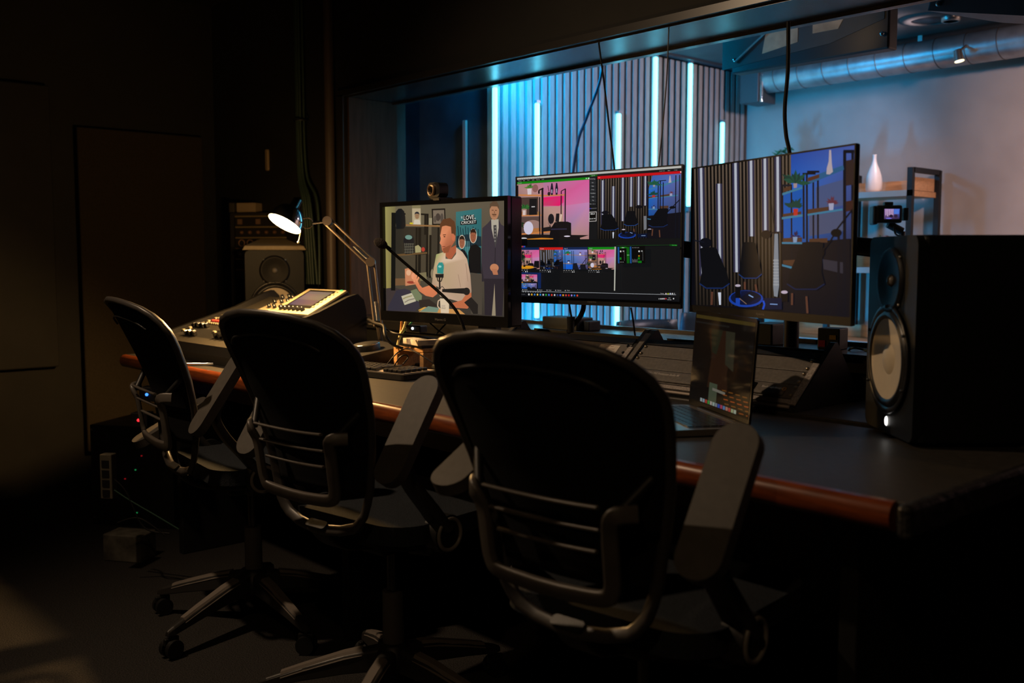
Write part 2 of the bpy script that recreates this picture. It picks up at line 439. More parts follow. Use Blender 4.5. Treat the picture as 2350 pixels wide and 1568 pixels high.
# LED tubes set in the slats: pixel column -> Y on the slat face
TUBE = mat('led_tube_light', (.5, .5, .5), .4, emis=(.15, .76, 1.0), estr=5.0)
TCAP = mat('tube_cap', (.3, .32, .34), .4, .5)
def led(px, ytop, ybot, label, x=SX + .008):
    a = on_x(px, ytop, x); c = on_x(px, ybot, x)
    z0 = max(c.z, .25)
    t = thing('light_tube', label, 'light tube', (a.x, a.y, z0), 0, 'glowing light tubes on the slat wall')
    H = a.z - z0
    MB().box((0, 0, H / 2), (.016, .019, H)).build('tube', TUBE, t, bevel=.004)
    e = MB().box((0, 0, -.012), (.018, .021, .024)).build('end_cap', TCAP, t)
    MB().box((0, 0, H + .006), (.018, .021, .012)).build('end_cap', TCAP, t)
    return t
led(1136, 201, 790, 'cyan light tube at the near end of the slat wall, above the webcam monitor')
led(1233, 237, 730, 'short cyan light tube rising behind the left edge of the middle monitor')
led(1420, 261, 762, 'short cyan light tube behind the centre of the middle monitor')
led(1505, 131, 590, 'tall cyan light tube whose top is the highest, over the middle monitor')
led(1585, 146, 474, 'tall cyan light tube seen in the gap between the middle and tallest monitors')
led(1658, 281, 800, 'short cyan light tube nearest the concrete wall')
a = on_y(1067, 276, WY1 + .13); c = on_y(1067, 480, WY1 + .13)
t = thing('light_tube', 'dull pink upright strip on the dark board over the webcam monitor', 'light tube', (a.x, WY1 - .07, c.z - .3))
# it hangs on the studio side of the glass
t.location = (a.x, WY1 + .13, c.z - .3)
MB().box((0, 0, (a.z - c.z + .3) / 2), (.024, .012, a.z - c.z + .3)).build('tube', mat('dull_pink_strip', (.75, .42, .36), .5), t, bevel=.003)  # dull pink strip, gives no light

# duct and its end box on the concrete wall
DY = SY - .16
d0 = on_y(1700, 200, DY); d1 = on_y(2350, 84, DY)
DUCTM = mat('galvanised_duct', (.42, .42, .42), .38, .75, noise=.2, scale=18, bump=.08, bscale=60)
dr = .066; dz = (d0.z + d1.z) / 2
t = thing('ventilation_duct', 'round galvanised spiral duct running under the studio ceiling along the concrete wall', 'duct', (SX + .12, DY, dz))
L_ = 2.15 - SX - .12
MB().cyl((.10, 0, 0), (L_, 0, 0), dr, n=36).build('pipe', DUCTM, t)
sm = MB(); n_ = int(L_ / .135)
for i in range(n_):
    x0 = .16 + i * .135; pts = [(x0 + .04 * k / 24, cos(2 * pi * k / 24) * (dr + .0006), sin(2 * pi * k / 24) * (dr + .0006)) for k in range(25)]
    sm.tube(pts, .0022, 5)
sm.build('spiral_seam', mat('duct_seam', (.12, .12, .12), .5, .5), t)
MB().box((.05, 0, -.02), (.11, .16, .19)).build('end_box', mat('duct_box', (.08, .09, .10), .5, .4), t, bevel=.004)
MB().cyl((.113, -.06, -.10), (.113, -.06, .02), .008, n=10).cyl((.113, -.06, -.115), (.113, -.06, -.104), .009, n=10).build('hanger_rod', CHROME, t)
for i, xx in enumerate((.9, 2.2, 3.6)):
    MB().box((xx, 0, (SCH - dz) / 2 + dr / 2), (.02, .004, SCH - dz - dr)).build('hanger_strap', STEEL, t)

# dark ceiling raft; tan patches on its face imitate warm reflections in the glass
RY = 3.25
r0 = on_y(1690, 150, RY); r1 = on_y(2050, 95, RY)
zb = on_y(1880, 137, RY - .03).z
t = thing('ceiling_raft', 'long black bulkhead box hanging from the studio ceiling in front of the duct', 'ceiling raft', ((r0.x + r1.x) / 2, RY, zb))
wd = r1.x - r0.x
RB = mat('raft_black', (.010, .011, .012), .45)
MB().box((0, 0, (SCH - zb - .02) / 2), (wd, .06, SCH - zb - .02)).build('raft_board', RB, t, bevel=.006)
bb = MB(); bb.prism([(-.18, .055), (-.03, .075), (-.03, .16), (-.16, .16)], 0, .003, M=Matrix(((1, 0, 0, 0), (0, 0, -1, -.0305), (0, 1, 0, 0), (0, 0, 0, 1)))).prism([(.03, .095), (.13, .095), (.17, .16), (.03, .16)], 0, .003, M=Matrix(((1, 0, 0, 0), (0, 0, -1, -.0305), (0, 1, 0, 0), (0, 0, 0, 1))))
bb.build('tan_reflection', mat('tan_reflection', (.45, .30, .18), .7, noise=.4, scale=14), t)
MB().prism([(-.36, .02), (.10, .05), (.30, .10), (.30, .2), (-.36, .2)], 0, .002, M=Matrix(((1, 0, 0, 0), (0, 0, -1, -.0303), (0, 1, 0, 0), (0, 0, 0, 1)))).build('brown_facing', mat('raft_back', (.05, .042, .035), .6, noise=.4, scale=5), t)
MB().tube([(-wd / 2 + .02, -.04, .04), (-.10, -.04, .17), (wd / 2 - .03, -.04, .13)], .005, 8).build('rail', STEEL, t)
for sx in (-1, 1):
    MB().box((sx * (wd / 2 - .05), 0, SCH - zb - .01), (.03, .03, .02)).build('hanger', RB, t)
    MB().ball((sx * (wd / 2 - .02), -.04, .05), .008, 10, 6).build('bolt', CHROME, t)

# round ceiling speaker, projector-like black box, glowing disc for a lamp reflection in the glass
c = on_z(2135, 42, SCH)
t = thing('ceiling_speaker', 'round flush speaker in the studio ceiling beyond the window', 'ceiling speaker', (c.x, min(c.y, SY - .3), SCH))
MB().lathe([(.0001, -.006), (.075, -.006), (.075, -.001)], 32).build('speaker_grille', mat('speaker_mesh', (.02, .03, .04), .5), t)
MB().lathe([(.078, 0), (.078, -.012), (.115, -.008), (.12, 0)], 32).build('ring_bezel', STC, t)
c = on_y(2300, 20, 3.0)
t = thing('stage_monitor', 'black angled loudspeaker box hung at the top corner of the window view', 'loudspeaker', (c.x + .02, 3.0, c.z - .01), radians(-10))
MB(TR(ry=radians(14))).prism([(-.2, -.1), (.3, -.1), (.3, .15), (-.12, .15)], -.02, .16).build('cabinet', mat('stage_black', (.02, .026, .032), .45), t, bevel=.008)
MB().box((.1, .02, (SCH - t.location.z + .10) / 2), (.03, .03, SCH - t.location.z - .10)).build('bracket', RB, t)
MB(TR(ry=radians(14))).ball((-.16, -.106, .0), .008, 10, 6).build('screw_head', STEEL, t)
c = on_y(2202, 141, SY - .28)
t = thing('reflection_disc', 'small glowing warm disc under the duct, standing for a lamp reflection in the glass', 'glow disc', (c.x, SY - .28, c.z))
MB(TR(ry=radians(-12))).cyl((0, 0, .002), (0, 0, .05), .02, .016, 20).build('can', STEEL, t)
MB(TR(ry=radians(-12))).lathe([(.0001, 0), (.019, 0), (.019, .002)], 24).build('lens', mat('warm_reflection', (1, 1, 1), .5, emis=(1.0, .80, .45), estr=3), t)  # glow stands for a lamp reflected in the glass, no lamp here
MB().cyl((0, 0, .045), (0, .06, .075), .006, n=8).build('bracket', STEEL, t)
for i, (v, lb) in enumerate(((STUDIO_SPOTS[0], 'round ceiling lamp in the studio facing the shelf wall'), (STUDIO_SPOTS[1], 'round ceiling lamp in the studio facing the slat wall'))):
    t = thing('studio_downlight', lb, 'ceiling lamp', (v.x, v.y, SCH), 0, 'studio ceiling lamps')
    MB().lathe([(.028, -.03), (.036, -.03), (.04, 0), (.0001, 0)], 24).build('can', STEEL, t)
for v, lb in ((SPOT_AT, 'small black ceiling lamp in the control room over the middle chair'), (FILL_BEHIND, 'small black unseen ceiling lamp added as fill in the control room behind the nearest chair')):
    t = thing('ceiling_downlight', lb, 'ceiling lamp', (v.x, v.y, CH))
    MB().lathe([(.036, -.05), (.042, -.05), (.045, 0), (.0001, 0)], 24).build('can', BLACK, t)

# ------------------------------------------------------------------ shelving on the concrete wall
SHY = SY - .02; SHD = .30
fy = SHY - SHD
zt = on_y(2050, 438, fy).z
x1 = on_y(2093, 430, fy).x
x0 = on_y(1745, 437, fy).x
t = thing('shelf_unit', 'black metal and orange oak shelving against the concrete studio wall', 'shelf', (x0, fy, 0))
SW = x1 - x0
PIPE = mat('shelf_black_steel', (.014, .015, .017), .5, spec=.25)
def post(xx, yy, z1, nm='post'): MB().box((xx, yy, z1 / 2), (.024, .024, z1)).build(nm, PIPE, t)
ztop = on_y(2080, 384, fy).z
for xx in (SW - .012, SW * .48, .012):
    post(xx, .012, ztop); post(xx, SHD - .03, ztop)
    MB().box((xx, SHD / 2 - .01, ztop - .01), (.024, SHD - .05, .022)).build('top_rail', PIPE, t)
OAK = mat('orange_oak', (.50, .27, .13), .5, noise=.2, scale=8, stretch=(2, 16, 16))
zl = [zt, zt - .34, zt - .68]
for z_ in zl:
    MB().box((SW / 2, SHD / 2 - .01, z_ - .012), (SW - .03, SHD - .05, .024)).build('shelf_board', OAK, t)
    MB().box((SW / 2, SHD - .055, z_ + .031), (SW - .05, .014, .058)).build('back_lip', OAK, t)
    MB().box((SW - .022, SHD / 2 - .01, z_ + .031), (.014, SHD - .10, .058)).build('end_lip', OAK, t)
    MB().box((SW / 2, .004, z_ - .012), (SW, .008, .026)).build('edge_rail', mat('rail_grey', (.30, .32, .32), .5), t)
def lathe_thing(nm, lb, cat, prof, loc, m_, grp=None):
    o = MB().lathe(prof, 32).build(nm, m_, loc=loc); return tag(o, lb, cat, grp)
v = on_y(2005, 435, fy + .13)
VASE = [(.0001, 0), (.030, 0), (.036, .02), (.037, .05), (.033, .08), (.024, .108), (.014, .130), (.009, .150), (.008, .172), (.010, .176), (.007, .176)]
lathe_thing('bottle_vase', 'slim white bottle vase on the top studio shelf', 'vase', [(r, z * 1.02) for r, z in VASE], (v.x, fy + .13, zt), mat('white_ceramic', (.70, .64, .60), .35))
def plant(nm, lb, x_, y_, z_, hh, potm, leafm, seed, spread=.06, flower=None, rosy=None):
    t = thing(nm, lb, 'plant', (x_, y_, z_))
    MB().lathe([(.0001, 0), (.026, 0), (.034, .055), (.030, .055), (.028, .045), (.0001, .045)], 24).build('pot', potm, t)
    rn = random.Random(seed); st = MB(); lf = MB()
    for i in range(26):
        a = rn.uniform(0, 2 * pi); h_ = rn.uniform(.35, 1) * hh; rr = spread * rn.uniform(.3, 1)
        tip = Vector((cos(a) * rr, sin(a) * rr, .045 + h_))
        st.tube([(0, 0, .045), (tip.x * .3, tip.y * .3, .045 + h_ * .6), tuple(tip)], .0014, 5)
        for k in range(3):
            M = Matrix.Translation(tip) @ Matrix.Rotation(a + k * 2.1, 4, 'Z') @ Matrix.Rotation(rn.uniform(-.9, .2), 4, 'Y')
            s_ = rn.uniform(.8, 1.2) * .028
            lf.add([(0, 0, 0), (s_ * .5, s_ * .32, .004), (s_ * 1.2, 0, -.004), (s_ * .5, -s_ * .32, .004), (s_ * .5, 0, -.003)], [(0, 1, 4), (1, 2, 4), (2, 3, 4), (3, 0, 4)], True, 0, M)
            if flower: lf.ball(tuple(tip + Vector((rn.uniform(-.012, .012), rn.uniform(-.012, .012), rn.uniform(0, .012)))), .009, 8, 5, mi=1)
    st.build('stem', mat('plant_stem', (.06, .12, .03), .6), t)
    lf.build('foliage', [leafm, flower or leafm], t)
    return t
LEAF = mat('leaf_green', (.05, .20, .07), .5, noise=.4, scale=20)
v = on_y(1800, 436, fy + .13)
plant('potted_plant', 'bushy green plant whose top shows over the tallest monitor', v.x, fy + .13, zt, .20, WHITE, LEAF, 3, .06)
v = on_y(2022, 545, fy + .12)
plant('flower_pot', 'pink flowering plant on the shelf below the camera, over the big speaker', v.x, fy + .12, zl[1], .085, WHITE, LEAF, 5, .055, flower=mat('pink_petals', (.75, .33, .33), .6))
# camera on a stand in the studio
v = on_y(2037, 492, 3.35)
t = thing('video_camera', 'small black video camera seen from behind with a lit flip screen', 'camera', (v.x, 3.35, v.z), radians(42))
MB().box((0, 0, 0), (.088, .05, .062)).build('body', BLACK, t, bevel=.006)
MB().cyl((0, .02, 0), (0, .10, 0), .024, n=24).build('lens_barrel', BLACK, t)
MB().box((-.048, 0, -.004), (.018, .055, .066)).build('grip', BLACK, t, bevel=.006)
MB().box((.060, .0, .0), (.016, .03, .045)).build('mounting_clamp', BLACK, t, bevel=.003)
MB().box((.0, 0, .036), (.03, .03, .014)).build('hot_shoe', BLACK, t, bevel=.003)
pc = Pic(.052, .036)
pc.unit([(0, 0), (1, 0), (1, 1), (0, 1)], None, [(150, 110, 170), (60, 90, 190), (40, 30, 60), (70, 50, 90)])
for i in range(5): pc.quad(.08 + i * .11, .02, .14 + i * .11, .62 + .1 * (i % 2), (205, 170, 205))
pc.quad(.62, .05, .95, .5, (80, 120, 215)); pc.ell(.45, .7, .12, .14, (40, 26, 50)); pc.ell(.75, .7, .12, .16, (50, 36, 60)); pc.ell(.3, .92, .2, .06, (120, 110, 220))
pc.build('flip_screen', picture_mat('camera_screen'), t, TR((.008, -.0262, 0)))
t2 = thing('camera_stand', 'black tripod pole holding the small video camera', 'tripod', (v.x + .035, 3.39, 0))
MB().cyl((0, 0, .35), (0, 0, v.z - .06), .011, n=14).build('pole', BLACK, t2)
MB().cyl((0, 0, v.z - .06), (-.035, -.035, v.z - .034), .014, n=12).build('tripod_head', BLACK, t2)
for k in range(3):
    a = 2 * pi * k / 3 - .3
    MB().cyl((cos(a) * .015, sin(a) * .015, .55), (cos(a) * .24, sin(a) * .24, .01), .008, n=10).build('leg', BLACK, t2)
MB().tube(smooth_path([(-.015, -.03, v.z - .04), (.0, -.045, v.z - .07), (.03, -.03, v.z - .10), (.014, -.012, v.z - .2)]), .0035, 7).build('camera_cable', CABLE, t2)

# studio chairs and round table, seen low through the glass
SHELL = mat('chair_shell_black', (.025, .04, .055), .4)
def studio_chair(lb, x_, y_, rz):
    t = thing('shell_chair', lb, 'chair', (x_, y_, 0), rz, 'black shell chairs in the studio')
    def fn(u, v_):
        x = (u - .5) * .44 * (1 - .25 * max(0, v_ - .55) * 2)
        if v_ < .5: y, z = .22 - v_ * .84, .45 - .03 * sin(v_ * 2 * pi)
        else: y, z = -.20 - (v_ - .5) * .16, .45 + (v_ - .5) * .80
        return (x, y + .08 * (2 * u - 1) ** 2 * (v_ > .5) * (v_ - .5) * 2, z + .05 * (2 * u - 1) ** 2 * (1 if v_ < .5 else .0))
    MB().shell(fn, 10, 20, .016).build('shell_seat', SHELL, t)
    for sx in (-1, 1):
        for sy in (-1, 1): MB().cyl((sx * .10, sy * .09, .44), (sx * .21, sy * .20, 0), .014, .010, 12).build('leg', OAK, t)
    return t
studio_chair('black shell chair in the studio nearest the webcam monitor', -2.50, 3.16, radians(-95))
studio_chair('black shell chair in the studio against the slat wall', -2.72, 3.82, radians(-115))
studio_chair('black shell chair in the studio in front of the shelving', -1.45, 3.85, radians(150))
t = thing('round_table', 'low round black table between the studio chairs', 'table', (-2.1, 3.62, 0))
MB().lathe([(.0001, .42), (.30, .42), (.31, .43), (.31, .445), (.0001, .45)], 40).build('table_top', SHELL, t)
MB().cyl((0, 0, .02), (0, 0, .42), .025, n=16).build('pedestal', BLACK, t)
MB().lathe([(.0001, 0), (.18, 0), (.18, .01), (.03, .025), (.0001, .025)], 32).build('foot_plate', BLACK, t)
# ------------------------------------------------------------------ desk
DZ = .75
c0 = on_z(2072, 1152, DZ); c1 = on_z(262, 815, DZ)
DFY = (c0.y + c1.y) / 2; DX1 = c0.x + .01; DX0 = c1.x
SEAM = 1.965
DBY = WY0 - .025
desk = thing('studio_desk', 'long dark studio desk with reddish wood front edge below the window', 'desk', (DX0, DFY, 0))
DW = DX1 - DX0; DD = DBY - DFY; sy_ = SEAM - DFY
MB().box((DW / 2, .02 + (sy_ - .02) / 2, DZ - .02), (DW, sy_ - .02, .04)).build('desk_top', DESKM, desk, bevel=.003)
MB().box((DW / 2, (sy_ + DD) / 2 + .004, DZ - .012), (DW, DD - sy_ - .008, .04)).build('rear_shelf', DESKM, desk, bevel=.004)
pr = [(.022, DZ), (.010, DZ - .002), (.002, DZ - .010), (-.002, DZ - .022), (.0, DZ - .034), (.008, DZ - .044), (.022, DZ - .048)]
eb = MB(); n_ = len(pr)
vs = [(0, a, z) for a, z in pr] + [(DW - .02, a, z) for a, z in pr]
eb.add(vs, [(i, i + 1, n_ + i + 1, n_ + i) for i in range(n_ - 1)] + [(n_ - 1, 0, n_, 2 * n_ - 1)], True)
eb.add(vs, [tuple(range(n_)), tuple(range(n_, 2 * n_))[::-1]])
eb.build('wood_edge', WOODM, desk, label='reddish varnished wood edge')
MB().box((DW + .004, (sy_) / 2, DZ - .025), (.024, sy_ + .01, .052)).build('padded_end_edge', mat('taped_black_edge', (.018, .017, .016), .5, noise=.6, scale=40, bump=.6, bscale=50), desk, bevel=.008)
def side_panel(x_, nm='side_panel'):
    MB().box((x_, DD * .55, (DZ - .05) / 2), (.035, DD * .8, DZ - .052)).build(nm, BLACK, desk, bevel=.003)
side_panel(.17); side_panel(DW - .16); side_panel(DW * .43)
MB().box((DW / 2, DD * .86, .42), (DW - .4, .02, .5)).build('modesty_panel', BLACK, desk)
MB().box((DW / 2, .10, DZ - .075), (DW - .36, .03, .06)).build('front_rail', mat('dark_wood_rail', (.05, .02, .012), .5), desk)

# ------------------------------------------------------------------ sloped rack consoles
P_front, P_top, P_back = (-.02, 0.0), (.145, .148), (.27, 0.0)   # (y, z) of the triangular cheek
def rack(name, label, X0, X1, Y0, content, rightcheek='dark'):
    t = thing(name, label, 'rack', (X0, Y0, DZ + .009), 0, 'sloped rack consoles on the desk')
    W = X1 - X0
    yz = [(-.02, .0), (-.012, .012), (.15, .150), (.162, .150), (.28, .0)]
    for i, xx in enumerate((0, W - .016)):
        M = Matrix(((0, 0, 1, xx), (1, 0, 0, 0), (0, 1, 0, 0), (0, 0, 0, 1)))
        MB(M).prism(yz, 0, .016).build('cheek', RACKD, t, bevel=.0015)
        # worn bright strip along the sloped edge
        MB(Matrix.Translation((xx + .008, -.018, .012)) @ Matrix.Rotation(atan2(.138, .162), 4, 'X')).box((0, .07 if i else .10, .0035), (.0165, .135 if i else .19, .004)).build('edge_strip', RAWM if i else RACKM, t, label='bare worn metal edge' if i else None)
    MB().box((W / 2, .13, .006), (W - .034, .28, .01)).build('base_plate', RACKD, t)
    MB().box((W / 2, .2, .075), (W - .034, .004, .1)).build('back_plate', RACKD, t)
    SL = Matrix.Translation((.017, -.016, .008)) @ Matrix.Rotation(atan2(.138, .162), 4, 'X')   # local: x along, y up the slope, z out
    content(t, SL, W - .034)
    return t
def screw(SL, x, y, t, m_=None, r=.0045):
    MB(SL @ Matrix.Translation((x, y, .004))).lathe([(r, 0), (r, .0015), (r * .6, .0035), (.0001, .004)], 14).build('screw', m_ or mat('brass_screw', (.55, .45, .32), .3, .9), t)
def right_content(t, SL, W):
    H = .0443
    MB(SL).box((W / 2, .003, .0), (W, .006, .004)).build('bottom_strip', mat('pale_strip', (.62, .52, .45), .5), t, label='pale trim strip')
    MB(SL).box((W / 2, .017, .0), (W, .012, .008)).build('worn_rail', RAWM, t, label='speckled bare metal rail')
    # switcher unit
    sw = MB(SL).box((W / 2, .026 + H / 2, .0), (W, H - .002, .006)).build('switcher_faceplate', RACKM, t, bevel=.001)
    MB(SL).box((W / 2, .026 + H * .47, .006), (W - .06, H * .8, .008)).build('curved_cover', RACKM, sw, bevel=.004, seg=4)
    MB(SL).box((W - .135, .026 + H * .45, .0105), (.052, H * .55, .003)).build('small_display', BLACKG, sw)
    lettering('ATEM 1 M/E Production Studio 4K', SL @ Matrix.Translation((.076, .026 + H * .50, .0106)), .115, .0075, mat('pale_glow_print', (.8, .72, .65), .6, emis=(.8, .7, .6), estr=.02), sw, shear=.25)  # print given a faint glow of its own
    lettering('Blackmagicdesign', SL @ Matrix.Translation((W - .092, .026 + H * .42, .0106)), .054, .0075, mat('pale_glow_print'), sw)
    ring = [(W - .031 + .0045 * cos(q), .026 + H * .48 + .0045 * sin(q), .0107) for q in [2 * pi * i / 16 for i in range(16)]]
    MB(SL).tube(ring, .0009, 6, closed=True).build('logo_mark', mat('orange_print', (.9, .45, .12), .6), sw)
    for k in (1, 2):
        MB(SL).box((W / 2, .026 + H * k + H / 2, .0), (W, H - .0022, .005)).build('blank_panel', RACKM, t, bevel=.001)
    MB(SL).box((W / 2, .026 + H * 3 + .012, .0), (W, .020, .004)).build('slotted_top_strip', RACKD, t)
    for k in range(3):
        for xx in (.010, W - .010):
            for yy in (.009, H - .009): screw(SL, xx, .026 + H * k + yy, t)
def left_content(t, SL, W):
    H = .0443
    MB(SL).box((W / 2, .010, .0), (W, .018, .006)).build('bottom_strip', RACKD, t)
    for k in range(3):
        MB(SL).box((W / 2, .022 + H * k + H / 2, .0), (W, H - .0022, .005)).build('blank_panel' if k < 2 else 'connector_panel', RACKM, t, bevel=.001)
        for xx in (.010, W - .010):
            for yy in (.009, H - .009): screw(SL, xx, .022 + H * k + yy, t, BLACKG)
    y0 = .022 + H * 2
    MB(SL).box((W / 2, y0 + H + .012, .0), (W, .022, .006)).build('top_strip', RACKD, t)
    MB(SL).box((W - .075, y0 + H * .45, .0032), (.075, .030, .001)).build('paper_label', PAPER, t, label='white paper label with handwriting')
    INK = mat('faint_red_ink', (.45, .22, .2), .8)
    rn = random.Random(12)
    for x0, n_, yy in ((W - .096, 16, y0 + H * .66), (W - .106, 24, y0 + H * .44)):
        pts = [(x0 + k * .0024, yy + rn.uniform(-.0025, .0025), .0042) for k in range(n_)]
        MB(SL).tube(pts, .00035, 4).build('handwriting', INK, t)
    MB(SL).box((W - .155, y0 + H * .45, .0035), (.055, .011, .002)).build('name_strip', BLACK, t)
    lettering('TALKBACK AMP', SL @ Matrix.Translation((W - .175, y0 + H * .40, .0046)), .036, .005, mat('pale_glow_print'), t)
    MB(SL @ Matrix.Translation((W - .205, y0 + H * .45, .0025))).lathe([(.0001, .003), (.007, .003), (.0075, .007), (.0105, .006), (.0115, 0)], 24).build('socket', STEEL, t)
    for k, xx in enumerate((.03, .075, .098, .15)):
        MB(SL @ Matrix.Translation((xx, y0 + H * .55, .0025))).lathe([(.0045, 0), (.0045, .008), (.003, .012), (.0001, .012)], 14).build('toggle_knob', STEEL, t)
RX1 = on_z(1815, 953, DZ).x + .016
RXm = -1.815; RX0 = on_z(1200, 758, .90).x
RX0 = -2.36
RY0 = SEAM + .03
rack('rack_console', 'sloped rack console with switcher panel, beside the big speaker and behind the laptop', RXm + .004, RX1, RY0, right_content)
rack('rack_console', 'sloped rack console with handwritten white label under the middle monitor', RX0, RXm - .004, RY0, left_content)

# ------------------------------------------------------------------ monitors
def monitor(name, label, cL, cR, zb, zt, bez, stand, src, paint, brand, thick=.03, chin=.018, bm=None, bw=.045, fd=.012):
    """cL, cR: (x, y) of the front face's bottom corners; the screen stands upright between zb and zt"""
    cL = Vector((*cL, 0)); cR = Vector((*cR, 0)); W = (cR - cL).length; H = zt - zb
    mid = (cL + cR) / 2; rz = atan2((cR - cL).y, (cR - cL).x)
    t = thing(name, label, 'monitor', (mid.x, mid.y, zb), rz)
    sw, sh = W - 2 * bez, H - bez - chin
    # front frame
    f = MB()
    f.box((0, fd / 2, H - bez / 2), (W, fd, bez)).box((0, fd / 2, chin / 2), (W, fd, chin))
    for sx in (-1, 1): f.box((sx * (W / 2 - bez / 2), fd / 2, chin + sh / 2), (bez, fd, sh))
    f.build('bezel', bm or BLACK, t)
    MB().box((0, fd + thick / 2, H / 2), (W, thick, H)).build('housing', BLACK, t, bevel=min(.006, thick * .4))
    MB().box((0, fd + thick + .015, H / 2), (W * .5, .03, H * .5)).build('rear_cover', BLACK, t, bevel=.012)
    pc = Pic(sw, sh, src); paint(pc)
    pc.build('screen', picture_mat(name + '_picture'), t, Matrix.Translation((0, fd - .0015, chin + sh / 2)))
    lettering(brand, Matrix.Translation((-bw / 2, -.0006, chin * .3)) @ Matrix.Rotation(pi / 2, 4, 'X'), bw, .007, mat('bezel_print', (.22, .2, .18), .5), t)
    if stand:
        fz, top = stand
        MB().box((.12, .085, (fz - zb + H * .5) / 2), (.07, .03, H * .5 - (fz - zb))).build('stand_neck', BLACK, t, bevel=.005)
        MB().box((.12, .075, H * .45), (.09, .05, .09)).build('stand_joint', BLACK, t, bevel=.006)
        MB().box((.12, .085, fz - zb + .006), (.17, .13, .012)).build('stand_foot', BLACK, t, bevel=.005)
    return t
# ------------------------------------------------------------------ pictures shown on the three monitors
def face(p, cx, cy, w_, h_, skin, hair, moust=False, shade=(120, 72, 50)):
    p.ell(cx, cy, w_, h_, skin, 22)
    p.poly([(cx - w_, cy - h_ * .2), (cx - w_ * .95, cy - h_ * .8), (cx - w_ * .3, cy - h_ * 1.15), (cx + w_ * .5, cy - h_ * 1.12), (cx + w_, cy - h_ * .6), (cx + w_, cy - h_ * .2), (cx + w_ * .6, cy - h_ * .55), (cx - w_ * .6, cy - h_ * .55)], hair)
    p.line((cx - w_ * .55, cy - h_ * .1), (cx - w_ * .15, cy - h_ * .1), h_ * .1, shade); p.line((cx + w_ * .15, cy - h_ * .1), (cx + w_ * .55, cy - h_ * .1), h_ * .1, shade)
    p.line((cx, cy), (cx + w_ * .1, cy + h_ * .25), w_ * .12, shade)
    if moust: p.line((cx - w_ * .45, cy + h_ * .38), (cx + w_ * .45, cy + h_ * .38), h_ * .14, (92, 62, 44))
    p.line((cx - w_ * .3, cy + h_ * .55), (cx + w_ * .3, cy + h_ * .55), h_ * .07, shade)

